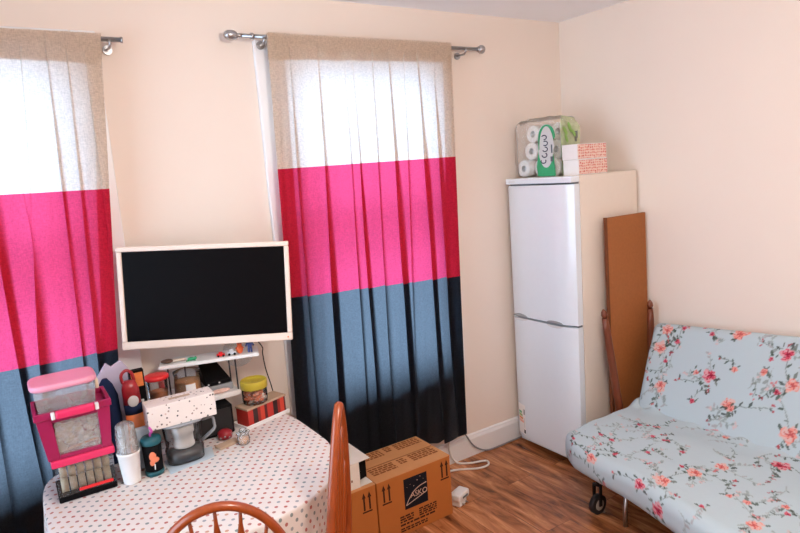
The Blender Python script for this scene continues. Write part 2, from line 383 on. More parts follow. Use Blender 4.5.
obj('pane', MB().box((X0+.017,a+.06,z0+.06),(X0+.022,-1.175,z1-.06)), M['glass'], sh); obj('pane', MB().box((X0+.017,-1.125,z0+.06),(X0+.022,b-.06,z1-.06)), M['glass'], sh)

# ------------------------------------------------------------------ curtains and rods
YR = -.075
def rod(label, x0, x1, z, left_fin, right_fin, brackets):
    t = thing('curtain_rod', label, 'curtain rod', ((x0+x1)/2, YR, z))
    obj('rod', MB().tube([(x0,YR,z),(x1,YR,z)], .0105, 14), M['chrome'], t)
    if left_fin:
        m = MB(); pr = [(.004,0),(.011,.004),(.011,.012),(.008,.016),(.019,.028),(.024,.045),(.022,.066),(.014,.08),(.004,.085)]
        m.T = Matrix.Translation((x0,YR,z)) @ Matrix.Rotation(-PI/2, 4, 'Y'); m.lathe(pr); obj('finial', m, M['chrome'], t)
        obj('collar', MB().tube([(x0+.045,YR,z),(x0+.058,YR,z)], .016, 14), M['chrome'], t)
    if right_fin == 'ball':
        m = MB().tube([(x1,YR,z),(x1+.015,YR,z)], .013, 14).ball((x1+.034,YR,z), .026); obj('finial', m, M['chrome'], t)
    elif right_fin == 'cap': obj('end_cap', MB().tube([(x1-.002,YR,z),(x1+.006,YR,z)], .013, 14), M['chrome'], t)
    for bx in brackets:
        yb = -.0285 if any(p-.11 < bx < q+.11 for p, q in (W1, W2)) else -.001
        m = MB().tube([(bx,yb-.010,z-.032),(bx,YR,z-.032),(bx,YR-.014,z-.02),(bx,YR-.012,z-.004)], .006, 8).tube([(bx,yb-.012,z-.032),(bx,yb,z-.032)], .020, 14)
        obj('bracket', m, M['chrome'], t)
    return t
rod('brushed steel curtain rod with a bulb finial above the right window', -2.262, -.80, 2.574, True, 'ball', (-2.155,-.90))
rod('plain ended steel curtain rod over the left window', -4.15, -2.80, 2.527, False, 'cap', (-2.848,-4.05))

def fold_set(seed, centres):
    rnd = random.Random(seed)
    return [(c, rnd.choice((.009,.013,.018,.026)), rnd.uniform(1.2,2.8), rnd.uniform(.0,.085), rnd.uniform(.5,1.3)) for c in centres]
def curtain(label, seed, left, right, zs, zh, centres, drift, zrod):
    """left/right: functions of z giving the cloth's edges; zs: seam heights as (left,right); zh: foot of the doubled header"""
    xm = (left(1.5)+right(1.5))/2
    t = thing('curtain', label, 'curtain', (xm, YR-.02, zs[3][1]))
    folds = fold_set(seed, centres); NU = 340; UA, UB = -.075, 1.055
    ph = [seed*1.3, seed*2.1, seed*.7]
    def P(u, z, lift=0):
        back = 0
        if u < 0: u, back = -u*.98, .004
        elif u > 1: u, back = 2-u, .004
        L, R = left(z), right(z); wdt = R-L
        h = (2.58-z)/2.36; du = 0; dy = 0
        for c, w, a, dr, gr in folds:
            cc = c+dr*h*drift
            k = min(1, .42+h*gr*2.0)
            d = (u-cc)/w
            if abs(d) < 5:
                g = math.exp(-d*d/2); edge_k = min(1, max(0, min(u, 1-u)/.04))
                du -= k*1.25*a*w*d*g*edge_k
                dy -= k*.010*a*d*g
        dy += .004*math.sin(u*31+ph[0]+2*h)+.007*h*math.sin(u*13+ph[1]+3*h)+.0025*math.sin(u*74+h*7+ph[2])+.0016*math.sin(u*160+9*h)
        y = YR-.022-.016*h+min(.024, max(-.024, dy))*(.35+.65*min(1, h*4))
        if z > zrod-.04: y = min(y, YR-.0245)
        y += back+lift
        return (L+(u+du)*wdt, y, z)
    def sheet(nm, mt, top, bot, nv, hem=False, lift=0):
        mb = MB(); vs = []; fs = []
        for a in range(nv+1):
            q = a/nv
            for b in range(NU+1):
                u = UA+(UB-UA)*b/NU; v = min(1, max(0, u))
                zt = top[0]+(top[1]-top[0])*v; zb = bot[0]+(bot[1]-bot[0])*v
                if hem: zb += .012*math.sin(v*23+seed)+.006*math.sin(v*61)
                vs.append(P(u, zt+(zb-zt)*q, lift))
        for a in range(nv):
            for b in range(NU): k = a*(NU+1)+b; fs.append((k,k+1,k+NU+2,k+NU+1))
        mb.add(vs, fs, 0, True); return obj(nm, mb, M[mt], t)
    cb = sheet('cream_band', 'c_cream', zs[0], zs[1], 80)
    sheet('header_pocket', 'c_cream', (zs[0][0]-.002, zs[0][1]-.002), zh, 16, lift=.0035)
    sheet('header_lining', 'c_cream', (zs[0][0]-.006, zs[0][1]-.006), (zh[0]+.004, zh[1]+.004), 16, lift=.007)
    sheet('pink_band', 'c_pink', zs[1], zs[2], 50)
    sheet('charcoal_band', 'c_char', zs[2], zs[3], 70, True)
    return t
def lerp(z, a, b): return lambda q: a+(b-a)*(z-q)/1.0
curtain('right curtain with cream, pink and charcoal bands hanging behind the cardboard boxes', 3,
        lambda z: -2.142-.028*(2.58-z), lambda z: -1.012-.030*(2.58-z),
        ((2.592,2.598),(1.937,1.945),(1.285,1.228),(.235,.222)), (2.462,2.485),
        [.10,.235,.36,.415,.52,.61,.70,.78,.88], 1.0, 2.574)
curtain('left curtain with cream, pink and charcoal bands behind the stack of plastic boxes', 8,
        lambda z: -3.94-.05*(2.58-z), lambda z: -2.876-.083*(2.58-z),
        ((2.545,2.545),(1.915,1.90),(1.20,1.20),(.22,.215)), (2.44,2.42),
        [.08,.17,.26,.37,.46,.55,.64,.72,.80,.87,.93], 2.0, 2.527)

# ------------------------------------------------------------------ television and the shelves under it
TV = Matrix.Translation((-2.624,-.27,1.401)) @ Matrix.Rotation(-.416, 4, 'Z') @ Matrix.Rotation(-.053, 4, 'X') @ Matrix.Rotation(.052, 4, 'Y')
tv = thing('television', 'flat television with a cream frame and dark screen between the windows', 'television', mtx=TV)
w, h = .37, .2275
f = MB(); y0 = 0; y1 = .035
f.box((-w,y0,-h),(w,y1,-h+.035)).box((-w,y0,h-.022),(w,y1,h)).box((-w,y0,-h+.035),(-w+.022,y1,h-.022)).box((w-.022,y0,-h+.035),(w,y1,h-.022))
obj('bezel', f, M['tvframe'], tv, .005, world=False)
obj('screen', MB().box((-w+.022,.006,-h+.035),(w-.022,.02,h-.022)), M['screen'], tv, world=False)
obj('back_shell', MB().box((-w+.03,.036,-h+.03),(w-.03,.05,h-.03)).box((-.2,.05,-.13),(.2,.062,.1)), M['tvback'], tv, .006, world=False)
obj('power_button', MB().tube([(w-.02,-.001,-h+.016),(w-.02,.004,-h+.016)], .004, 10), M['orange'], tv, world=False)
bp = TV @ Vector((0,.063,0))
mt = thing('tv_wall_mount', 'dark steel bracket holding the television to the wall', 'tv bracket', (bp.x,-.02,bp.z))
obj('wall_plate', MB().box((bp.x-.05,-.014,bp.z-.1),(bp.x+.05,-.001,bp.z+.1)), M['dsteel'], mt, .003)
obj('arm', MB().tube([(bp.x,-.014,bp.z),(bp.x,bp.y+.012,bp.z)], .022, 10), M['dsteel'], mt)

ws = thing('wall_shelf', 'lower white wall shelf carrying jars and a grey and black device', 'shelf', (-2.73,0,.908))
obj('shelf_board', MB().prism([(-2.955,-.262,.906),(-2.520,-.262,.906),(-2.520,-.002,.906),(-2.886,-.002,.906),(-2.886,-.030,.906),(-2.955,-.030,.906)], (0,0,.024)), M['white'], ws, .003)
for x in (-2.87,-2.60): obj('bracket', MB().box((x-.008,-.2,.898),(x+.008,-.020,.907)).box((x-.008,-.014,.80),(x+.008,-.002,.907)), M['dsteel'], ws)

RS = Matrix.Translation((-2.615,-.185,.931)) @ Matrix.Rotation(-.30, 4, 'Z')
rs = thing('shelf_riser', 'narrow white shelf riser on thin dark rods right under the television', 'shelf', mtx=RS)
obj('shelf_board', MB().box((-.225,-.065,.152),(.215,.065,.168)), M['white'], rs, .002, world=False)
for x, y in ((-.190,-.045),(.105,-.035),(-.125,.045),(.075,.050)):
    obj('leg', MB().tube([(x,y,0),(x,y,.152)], .0035, 8), M['dsteel'], rs, world=False)
def onriser(x, y): 
    return RS @ Vector((x,y,.1685))
def toy(nm, label, x, y, build, mats, cat='toy'):
    p = onriser(x, y); mb = MB(); mb.T = Matrix.Translation(p) @ Matrix.Rotation(-.3, 4, 'Z'); build(mb)
    tag(obj(nm, mb, mats), label, cat)
toy('toy_car', 'small red toy car on the white riser under the screen', .045, -.04, lambda m: (m.box((-.018,-.009,.003),(.018,.009,.013)), m.box((-.009,-.008,.013),(.008,.008,.021)), [m.tube([(x,-.010,.005),(x,.010,.005)], .005, 10, 1) for x in (-.011,.011)]), [M['red'],M['black']])
toy('toy_car', 'small silver toy car next to the red one under the screen', .095, -.04, lambda m: (m.box((-.019,-.010,.004),(.019,.010,.017)), m.box((-.010,-.009,.017),(.009,.009,.029)), [m.tube([(x,-.011,.006),(x,.011,.006)], .006, 10, 1) for x in (-.012,.012)]), [M['lgrey'],M['black']])
toy('toy_figure', 'round orange toy figure near the riser end', .132, -.035, lambda m: (m.ball((0,0,.022),(.016,.014,.022)), m.ball((0,0,.048),.012), m.tube([(-.018,0,.028),(-.010,0,.024)], .005, 8), m.tube([(.010,0,.024),(.018,0,.028)], .005, 8), m.ball((-.004,-.011,.05),.003,8,1), m.ball((.005,-.011,.05),.003,8,1)), [M['orangefig'],M['black']])
toy('toy_figure', 'thin blue and grey toy figure at the right riser end', .178, -.035, lambda m: (m.tube([(-.006,0,0),(-.005,0,.026)], .005, 8), m.tube([(.006,0,0),(.005,0,.026)], .005, 8), m.box((-.010,-.006,.024),(.010,.006,.05)), m.tube([(-.018,0,.03),(-.010,0,.047)], .004, 8), m.tube([(.010,0,.047),(.018,0,.03)], .004, 8), m.ball((0,0,.058),.009,10,1), m.tube([(0,0,.066),(0,0,.078)], .003, 6)), [M['bluefig'],M['lgrey']])
toy('toy_frog', 'tiny green toy lying on the riser under the screen', -.085, -.035, lambda m: (m.ball((0,0,.008),(.018,.009,.008)), m.ball((.018,0,.010),.007), m.tube([(-.01,-.008,.004),(-.022,-.014,.004)], .003, 6), m.tube([(.01,-.008,.004),(.018,-.016,.004)], .003, 6)), [M['green']])
toy('hairbrush', 'dark brown brush lying at the left riser end', -.165, -.03, lambda m: (m.ball((-.025,0,.011),(.028,.014,.010)), m.tube([(0,0,.010),(.055,.004,.009)], [.006,.005], 8, 1)), [M['brown'],M['cream']], 'brush')

# black cord from the shelf riser down to the table
cp = [(-2.378,-.215,1.10),(-2.376,-.21,1.06),(-2.358,-.18,.97),(-2.315,-.12,.84),(-2.285,-.075,.68),(-2.28,-.05,.3),(-2.28,-.06,.006)]
def smooth_path(p, n=8):
    p = [Vector(a) for a in p]; out = []
    for i in range(len(p)-1):
        a, b, c, d = p[max(i-1,0)], p[i], p[i+1], p[min(i+2,len(p)-1)]
        for k in range(n):
            t = k/n; out.append(.5*((2*b)+(c-a)*t+(2*a-5*b+4*c-d)*t*t+(3*b-a-3*c+d)*t**3))
    return out+[p[-1]]
tag(obj('power_cord', MB().tube(smooth_path([TV @ Vector((.17,.06,-.19))]+cp), .0028, 8), M['black']), 'thin black cord running down from the television past the jar', 'cord')

# ------------------------------------------------------------------ table and cloth
TC = Vector((-2.835,-.585)); TA = .545
def edge(a, r=TA):
    c, s = math.cos(a), math.sin(a); k = min(1, max(0, (s+.25)/.5)); n = 2.35+3.2*k
    ry = r if s < 0 else r-.115      # shallower towards the wall
    rx = r-.008 if c > 0 else r-.022
    return (abs(c/rx)**n+abs(s/ry)**n)**(-1/n)
tb = thing('dining_table', 'oval dining table hidden under a dotted cloth', 'table', (TC.x,TC.y,0))
NA = 120
top = MB(); 
ring = [(TC.x+edge(2*PI*j/NA,TA-.012)*math.cos(2*PI*j/NA), TC.y+edge(2*PI*j/NA,TA-.012)*math.sin(2*PI*j/NA), .722) for j in range(NA)]
top.prism(ring, (0,0,.026)); obj('tabletop', top, M['wood'], tb, .004)
obj('pedestal', MB().lathe([(.045,.06),(.05,.12),(.04,.2),(.055,.35),(.045,.5),(.06,.66),(.10,.721)], (TC.x,TC.y+.02,0)), M['wood'], tb)
for k in range(4):
    a = PI/4+k*PI/2; d = Vector((math.cos(a), math.sin(a), 0)); p = Vector((TC.x,TC.y+.02,0))
    obj('foot', MB().tube([p+Vector((0,0,.13)), p+d*.12+Vector((0,0,.10)), p+d*.26+Vector((0,0,.028)), p+d*.33+Vector((0,0,.018))], [.03,.026,.02,.018], 10), M['wood'], tb)
cl = MB(); vs = []; fs = []; uvs = []
prof = [i*TA/26 for i in range(27)]
drop = [.004,.01,.018,.03,.045,.06,.08,.1,.125,.15,.175]
rowsn = len(prof)+len(drop)
for i in range(rowsn):
    for j in range(NA*2):
        a = PI*j/NA; e = edge(a); c, s = math.cos(a), math.sin(a)
        if i < len(prof):
            r = e*prof[i]/TA; z = .7545-(.0035 if i == len(prof)-1 else 0); sl = r
        else:
            d = drop[i-len(prof)]; g = min(1, d/.12)
            wave = .007*g*(math.sin(9*a+.6)+.5*math.sin(17*a+1))
            r = e+.006*min(1, d/.012)+wave+.006*g; z = .7545-d; sl = e+d
            if TC.y+r*s > -.022: r = min(r, (-.022-TC.y)/s)
        vs.append((TC.x+r*c, TC.y+r*s, z)); uvs.append((sl*c, sl*s))
for i in range(rowsn-1):
    for j in range(NA*2): k = NA*2; fs.append((i*k+j, i*k+(j+1) % k, (i+1)*k+(j+1) % k, (i+1)*k+j))
cl.add(vs, fs, 0, True)
cloth = tag(obj('tablecloth', cl, M['cloth']), 'pale oilcloth with small red and grey dots draped over the table', 'tablecloth')
uvl = cloth.data.uv_layers.new(name='UVMap')
for lp in cloth.data.loops: uvl.data[lp.index].uv = uvs[lp.vertex_index]
Z0 = .7553

# ------------------------------------------------------------------ wooden chairs
def chair(label, x, y, yaw, rc, Hh, a, nsp, pw=2.0, hs=.2, base=.138):
    t = thing('wooden_chair', label, 'chair', (x,y,0), yaw, 'wooden chairs at the table')
    kw = dict(world=False)
    def hp(px, hh): return (px, -.17-hh*math.sin(rc), .45+hh*math.cos(rc))
    seat = MB(); n = 48; o1 = []
    for j in range(n):
        q = 2*PI*j/n; c, s = math.cos(q), math.sin(q); e = (abs(c)**3+abs(s)**3)**(-1/3)
        o1.append((.155*e*c, -.078+.118*e*s, .422))
    seat.prism(o1, (0,0,.03)); obj('seat', seat, M['chair'], t, .008, **kw)
    pts = []
    for i in range(6): pts.append(hp(-base-(a-base)*i/6, hs*i/6))
    for i in range(33): q = PI-PI*i/32; cq = math.cos(q); pts.append(hp(a*math.copysign(abs(cq)**(2/pw), cq), hs+(Hh-hs)*max(0, math.sin(q))**(2/pw)))
    for i in range(6): pts.append(hp(base+(a-base)*(5-i)/6, hs*(5-i)/6))
    nrm = (0, -math.cos(rc), -math.sin(rc))
    obj('back_hoop', MB().tube(pts, [(.0155,.0135)]*len(pts), 14, flat=nrm), M['chair'], t, **kw)
    for k in range(nsp):
        u = (k-(nsp-1)/2)/((nsp-1)/2); bx = .080*u; tx = a*.66*u
        ht = hs+(Hh-hs)*max(0, 1-abs(tx/a)**pw)**(1/pw)-.006
        sp = [hp(bx+(tx-bx)*q, ht*q) for q in (0,.25,.5,.7,.82,.9,1)]
        obj('spindle', MB().tube(sp, [(.006,.006),(.0065,.0065),(.007,.011),(.007,.0165),(.006,.012),(.005,.006),(.0045,.005)], 10, flat=nrm), M['chair'], t, **kw)
    for sx, sy in ((-1,1),(1,1),(-1,-1),(1,-1)):
        A = Vector((sx*.105, -.078+sy*.075, .425)); B = Vector((sx*.135, -.078+sy*.10, 0))
        obj('leg', MB().tube([A.lerp(B, q) for q in (0,.15,.4,.55,.7,1)], [.012,.014,.018,.014,.016,.011], 12), M['chair'], t, **kw)
    for sx in (-1,1): obj('stretcher', MB().tube([(sx*.123,.012,.17),(sx*.123,-.078,.17),(sx*.123,-.168,.17)], [.007,.011,.007], 10), M['chair'], t, **kw)
    obj('stretcher', MB().tube([(-.121,-.078,.17),(0,-.078,.17),(.121,-.078,.17)], [.007,.011,.007], 10), M['chair'], t, **kw)
chair('orange wooden hoop-back chair at the near edge of the table', -2.886, -1.070, -.27, .17, .530, .216, 5)
chair('orange wooden hoop-back chair seen edge on beside the cardboard boxes', -2.640, -1.040, .90, .083, .655, .176, 5, 1.45, .10, .15)

# ------------------------------------------------------------------ stack of plastic boxes on the cloth
def openbox(mb, a, b, th=.003, taper=0, m=0):
    (x0,y0,z0),(x1,y1,z1) = a, b
    def quadbox(X0,Y0,X1,Y1,X0t,Y0t,X1t,Y1t):
        mb.add([(X0,Y0,z0),(X1,Y0,z0),(X1,Y1,z0),(X0,Y1,z0),(X0t,Y0t,z1),(X1t,Y0t,z1),(X1t,Y1t,z1),(X0t,Y1t,z1)],
               [(0,1,5,4),(1,2,6,5),(2,3,7,6),(3,0,4,7)], m)
    t = taper
    quadbox(x0+t,y0+t,x1-t,y1-t,x0,y0,x1,y1)
    mb.poly([(x0+t,y0+t,z0),(x1-t,y0+t,z0),(x1-t,y1-t,z0),(x0+t,y1-t,z0)], m)
    return mb
# bottom box
x0,x1,ya,yb = -3.312,-3.112,-.505,-.325
t = thing('storage_box', 'clear storage box with a black base and hot pink lid, bottom of its stack', 'storage box', (-3.212,-.405,Z0))
obj('base_tray', MB().box((x0,ya,Z0),(x1,yb,Z0+.022)), M['black'], t, .004)
obj('handle_strip', MB().box((x0+.07,ya-.004,Z0+.030),(x1-.012,ya-.0005,Z0+.042)), M['red'], t, .001)
obj('clear_body', openbox(MB(), (x0,ya,Z0+.0225),(x1,yb,.895), taper=.003), M['clear'], t)
obj('lid', MB().box((x0-.008,ya-.008,.8955),(x1+.008,yb+.008,.925)), M['hotpink'], t, .006)
for r in range(2):
    for k in range(6):
        cx = x0+.027+k*.0292; cz = Z0+.0235+.0285+r*.0570
        m = MB().tube([(cx,ya+.012,cz-.029),(cx,ya+.012,cz+.029)] if 0 else [(cx-.012,ya+.044,cz),(cx+.012,ya+.044,cz)], .0278, 16)
        m2 = MB().tube([(cx-.0135,ya+.044,cz),(cx+.0135,ya+.044,cz)], .012, 12)
        o = tag(obj('ribbon_reel', m, M['reel']), 'beige ribbon reel lined up inside the bottom clear box', 'reel', 'ribbon reels in the bottom box')
# caddy
x0b,x1b,x0t,x1t = -3.325,-3.112,-3.345,-3.098
t = thing('craft_caddy', 'magenta plastic box with a see-through front and red handle, middle of its stack', 'storage box', (-3.22,-.4350,.9255))
c = MB()
def slantpanel(mb, u0b,u1b,u0t,u1t,z0,z1,ya,yb): mb.add([(u0b,ya,z0),(u1b,ya,z0),(u1b,yb,z0),(u0b,yb,z0),(u0t,ya,z1),(u1t,ya,z1),(u1t,yb,z1),(u0t,yb,z1)], [(3,2,1,0),(4,5,6,7),(0,1,5,4),(1,2,6,5),(2,3,7,6),(3,0,4,7)])
slantpanel(c, x0b,x0b+.04,x0t,x0t+.05,.9255,1.085,-.5050,-.4850)
slantpanel(c, x1b-.032,x1b,x1t-.045,x1t,.9255,1.085,-.5050,-.4850)
slantpanel(c, x0b,x0b+.008,x0t,x0t+.008,.9255,1.085,-.4850,-.3250)
slantpanel(c, x1b-.008,x1b,x1t-.008,x1t,.9255,1.085,-.4850,-.3250)
c.box((x0b+.04,-.5050,.9255),(x1b-.032,-.4850,.940)).box((x0t+.05,-.5050,1.068),(x1t-.045,-.4850,1.085)).box((x0b+.008,-.4850,.9255),(x1b-.008,-.3250,.930)).box((x0b,-.3730,.930),(x1b,-.3250,1.085))
obj('body', c, M['magenta'], t, .003)
obj('window', MB().box((x0b+.036,-.4960,.94),(x1b-.030,-.4940,1.068)), M['clearw'], t)
rim = MB(); rim.box((x0t-.006,-.5130,1.0855),(x1t+.006,-.4980,1.112)).box((x0t-.006,-.3320,1.0855),(x1t+.006,-.3170,1.112)).box((x0t-.006,-.4980,1.0855),(x0t+.008,-.3320,1.112)).box((x1t-.008,-.4980,1.0855),(x1t+.006,-.3320,1.112)).box((x0t+.008,-.4980,1.0855),(x1t-.008,-.3320,1.091))
obj('rim', rim, M['magenta'], t, .004)
obj('handle', MB().box((x0t+.064,-.537,1.085),(x1t-.052,-.5135,1.116)), M['hotpink'], t, .008)
for xx in (x0t+.05, x1t-.052): obj('handle_clip', MB().box((xx,-.533,1.087),(xx+.013,-.5135,1.113)), M['white'], t, .003)
rnd = random.Random(4); mb = MB()
for k in range(60): mb.ball((rnd.uniform(x0b+.04,x1b-.03), rnd.uniform(-.4750,-.3900), .945+rnd.random()*.075), (rnd.uniform(.008,.02),rnd.uniform(.008,.014),rnd.uniform(.008,.014)), 8, rnd.randrange(4))
tag(obj('craft_supplies', mb, [M['bits'],M['lgrey'],M['reel'],M['bits']]), 'jumble of craft bits inside the magenta box', 'craft supplies', kind='stuff')
tag(obj('pencil', MB().tube([(x0b+.045,-.4800,.946),(x1b-.04,-.4800,.962)], .004, 8), M['orange']), 'orange pencil lying across the front of the magenta box inside', 'pencil')
# top container
t = thing('food_container', 'clear plastic tub with a pale pink lid on top of the box stack', 'storage box', (-3.245,-.4350,1.092))
obj('tub', openbox(MB(), (-3.338,-.4920,1.0935),(-3.135,-.3380,1.186), taper=.008), M['clearw'], t)
lidm = MB(); n = 40; o1 = []
for j in range(n):
    q = 2*PI*j/n; cc, ss = math.cos(q), math.sin(q); e = (abs(cc)**5+abs(ss)**5)**(-1/5); o1.append((-3.2365+.113*e*cc, -.4160+.092*e*ss, 1.1865))
lidm.prism(o1, (0,0,.024)); obj('lid', lidm, M['palepink'], t, .010, seg=3)
obj('clip', MB().box((-3.1335,-.4700,1.15),(-3.121,-.4300,1.1863)), M['cream'], t, .003)

# things behind the cup: bag, foil pouch, dark carton
nb = MB(); rows = [(0,.045,.03),(.08,.052,.045),(.2,.052,.045),(.29,.046,.035),(.34,.03,.018),(.365,.012,.01)]
vs = []; n = 24
for z, rx, ry in rows:
    for j in range(n):
        q = 2*PI*j/n; ww = 1+.08*math.sin(5*q+z*30); vs.append((-3.078+.86*rx*ww*math.cos(q), -.258+ry*ww*math.sin(q), Z0+.001+z))
nb.add(vs, [(i*n+j, i*n+(j+1) % n, (i+1)*n+(j+1) % n, (i+1)*n+j) for i in range(len(rows)-1) for j in range(n)]+[tuple(range(n))[::-1], tuple(range((len(rows)-1)*n, len(rows)*n))], 0, True)
tag(obj('cloth_bag', nb, M['navy']), 'navy cloth bag standing to the right of the box stack', 'bag')
tag(obj('paper_bag', MB().prism([(-3.095,-.20,Z0+.001),(-2.985,-.20,Z0+.001),(-2.975,-.20,1.13),(-3.00,-.20,1.17),(-3.04,-.20,1.15),(-3.06,-.20,1.17),(-3.11,-.20,1.10)], (0,.02,0)), M['lav'], bevel=.004), 'lavender paper bag standing behind the foil pouch', 'bag')
t = thing('foil_pouch', 'tall dark red foil pouch with a loop top and orange foot', 'pouch', (-2.965,-.30,Z0))
def pouch_part(nm, zr, m):
    mb = MB(); vs = []; n = 20
    for z, rx, ry in zr:
        for j in range(n):
            q = 2*PI*j/n; vs.append((-2.988-(z-Z0)*.03+rx*math.cos(q), -.338+ry*math.sin(q), z))
    k = len(zr); mb.add(vs, [(i*n+j, i*n+(j+1) % n, (i+1)*n+(j+1) % n, (i+1)*n+j) for i in range(k-1) for j in range(n)]+[tuple(range(n))[::-1], tuple(range((k-1)*n, k*n))], 0, True)
    return obj(nm, mb, m, t)
pouch_part('orange_foot', [(Z0,.036,.026),(.86,.036,.026),(.972,.035,.024)], M['orange'])
pouch_part('dark_band', [(.9725,.035,.024),(1.015,.035,.022)], M['navy'])
pouch_part('pouch_body', [(1.0155,.035,.022),(1.08,.033,.016),(1.115,.024,.010)], M['darkred'])
obj('loop_handle', MB().tube(smooth_path([(-3.022,-.338,1.108),(-3.025,-.338,1.14),(-3.005,-.338,1.158),(-2.985,-.338,1.145),(-2.978,-.338,1.11)]), .0065, 10), M['darkred'], t)
obj('label', MB().ball((-2.995,-.360,1.03), (.022,.003,.024)), M['lgrey'], t)
t = thing('dark_carton', 'slim black carton with an orange panel beside the foil pouch', 'carton', (-2.96,-.25,Z0))
obj('carton_body', MB().box((-2.990,-.303,Z0),(-2.932,-.270,1.140)), M['black'], t, .002)
obj('orange_panel', MB().box((-2.984,-.3045,1.07),(-2.938,-.3033,1.130)), M['orange'], t)
obj('grey_panel', MB().box((-2.975,-.3045,1.00),(-2.945,-.3033,1.012)), M['lgrey'], t)
tag(obj('wipes_packet', MB().box((-3.03,-.420,Z0),(-2.945,-.390,.93)), M['paleblue'], bevel=.01), 'pale blue soft packet standing behind the white cup', 'packet')

# cup, tumbler
t = thing('lidded_cup', 'white paper cup with a tall clear lid next to the box stack', 'cup', (-3.058,-.50,Z0))
obj('cup_body', MB().lathe([(.031,0),(.032,.004),(.041,.118),(.0435,.120),(.0435,.128),(.040,.129)], (-3.058,-.50,Z0)), M['paper'], t)
obj('clear_lid', MB().lathe([(.0425,.1295),(.0425,.136),(.0395,.139),(.038,.20),(.034,.236),(.028,.242)], (-3.058,-.50,Z0)), M['clearw'], t)
t = thing('tumbler', 'dark tumbler with teal lid, pink straw and a peach bird print', 'tumbler', (-2.970,-.487,Z0))
tc = (-2.970,-.487,Z0)
obj('tumbler_body', MB().lathe([(.033,.0185),(.034,.02),(.037,.128)], tc), M['black'], t)
obj('teal_base', MB().lathe([(.035,0),(.037,.003),(.037,.016),(.034,.018)], tc), M['teal'], t)
obj('lid', MB().lathe([(.038,.1285),(.040,.131),(.040,.146),(.036,.155),(.012,.158)], tc), M['teal'], t)
obj('straw', MB().tube(smooth_path([(-2.970,-.490,Z0+.158),(-2.972,-.502,Z0+.172),(-2.966,-.513,Z0+.186),(-2.974,-.518,Z0+.205)]), .0045, 8), M['straw'], t)
m = MB()
for ang, dz, rx, rz in ((-1.75,.085,.014,.020),(-1.55,.070,.017,.012),(-1.85,.060,.010,.014)):
    m.ball((tc[0]+.0358*math.cos(ang), tc[1]+.0358*math.sin(ang), Z0+dz), (rx,.003,rz), 10)
m.tube([(tc[0]-.002,tc[1]-.0362,Z0+.052),(tc[0]-.003,tc[1]-.0356,Z0+.030)], .0022, 6, 1)
obj('bird_print', m, [M['peach'],M['paper']], t)

# water jug on a pale cloth, speckled box on top
tag(obj('dish_cloth', MB().prism([(-2.922,-.545,Z0),(-2.735,-.505,Z0),(-2.715,-.40,Z0),(-2.90,-.385,Z0),(-2.922,-.43,Z0)], (0,0,.003)), M['paleblue']), 'pale blue folded cloth lying under the water jug', 'cloth')
JC = Vector((-2.838,-.452,Z0+.0035)); t = thing('filter_jug', 'smoky clear water filter jug under the speckled box', 'jug', JC)
def oval(mb, rows, cx, cy, z0, n=36, m=0, caps=(True,False)):
    vs = []
    for z, rx, ry in rows:
        for j in range(n):
            q = 2*PI*j/n; cc, ss = math.cos(q), math.sin(q); e = (abs(cc)**3+abs(ss)**3)**(-1/3); vs.append((cx+rx*e*cc, cy+ry*e*ss, z0+z))
    k = len(rows); fs = [(i*n+j, i*n+(j+1) % n, (i+1)*n+(j+1) % n, (i+1)*n+j) for i in range(k-1) for j in range(n)]
    if caps[0]: fs.append(tuple(range(n))[::-1])
    if caps[1]: fs.append(tuple(range((k-1)*n, k*n)))
    return mb.add(vs, fs, m, True)
obj('jug_body', oval(MB(), [(0,.068,.045),(.005,.074,.05),(.055,.076,.052),(.07,.070,.049),(.163,.079,.053)], JC.x, JC.y, JC.z), M['smoke'], t)
obj('lid', oval(MB(), [(.1632,.080,.054),(.172,.078,.052)], JC.x, JC.y, JC.z, caps=(True,True)), M['grey'], t)
obj('filter_cartridge', MB().lathe([(.040,.062),(.043,.065),(.043,.075),(.040,.078),(.040,.118),(.045,.121),(.045,.158)], (JC.x,JC.y,JC.z)), M['white'], t)
obj('filter_bottom', oval(MB(), [(.006,.066,.043),(.050,.068,.045)], JC.x, JC.y, JC.z, caps=(True,True)), M['water'], t)
obj('handle', MB().tube([(JC.x+.078,JC.y,JC.z+.152),(JC.x+.120,JC.y,JC.z+.154),(JC.x+.130,JC.y,JC.z+.145),(JC.x+.133,JC.y,JC.z+.105),(JC.x+.127,JC.y,JC.z+.095),(JC.x+.073,JC.y,JC.z+.062)], [(.012,.006)]*6, 10, flat=(0,1,0)), M['grey'], t)
SB = Matrix.Translation((-2.835,-.445,JC.z+.1725)) @ Matrix.Rotation(-.02, 4, 'Z')
t = thing('tissue_carton', 'long pale carton with dark speckles lying across the water jug', 'carton', mtx=SB)
obj('carton_body', MB().box((-.135,-.05,0),(.135,.05,.098)), M['speckle'], t, .003, world=False)
obj('opening', MB().box((-.04,-.012,.0982),(.045,.012,.0988)), M['tan'], t, world=False)

# small things in front of the black box
tag(obj('notebook', MB().box((-.05,-.022,0),(.05,.022,.012)), M['tan'], bevel=.002), 'small tan booklet lying to the right of the water jug', 'booklet')
o = COL.objects['notebook']; o.location = (-2.655,-.432,Z0+.0001); o.rotation_euler = (0,0,.28)
t = thing('red_bauble', 'round red and silver bauble lying beside the glass jar', 'bauble', (-2.640,-.354,Z0))
obj('bauble_body', MB().lathe([(.012,0),(.030,.006),(.033,.018),(.031,.032),(.018,.042),(.004,.045)], (-2.640,-.354,Z0)), M['darkred'], t)
m = MB()
for k in range(10): a = 2*PI*k/10; m.ball((-2.640+.031*math.cos(a), -.354+.031*math.sin(a), Z0+.014+.006*(k % 2)), .005, 8)
obj('silver_beads', m, M['chrome'], t)
t = thing('glass_jar', 'small clear glass jar with amber contents and white frilly top', 'jar', (-2.592,-.465,Z0))
g = (-2.592,-.465,Z0)
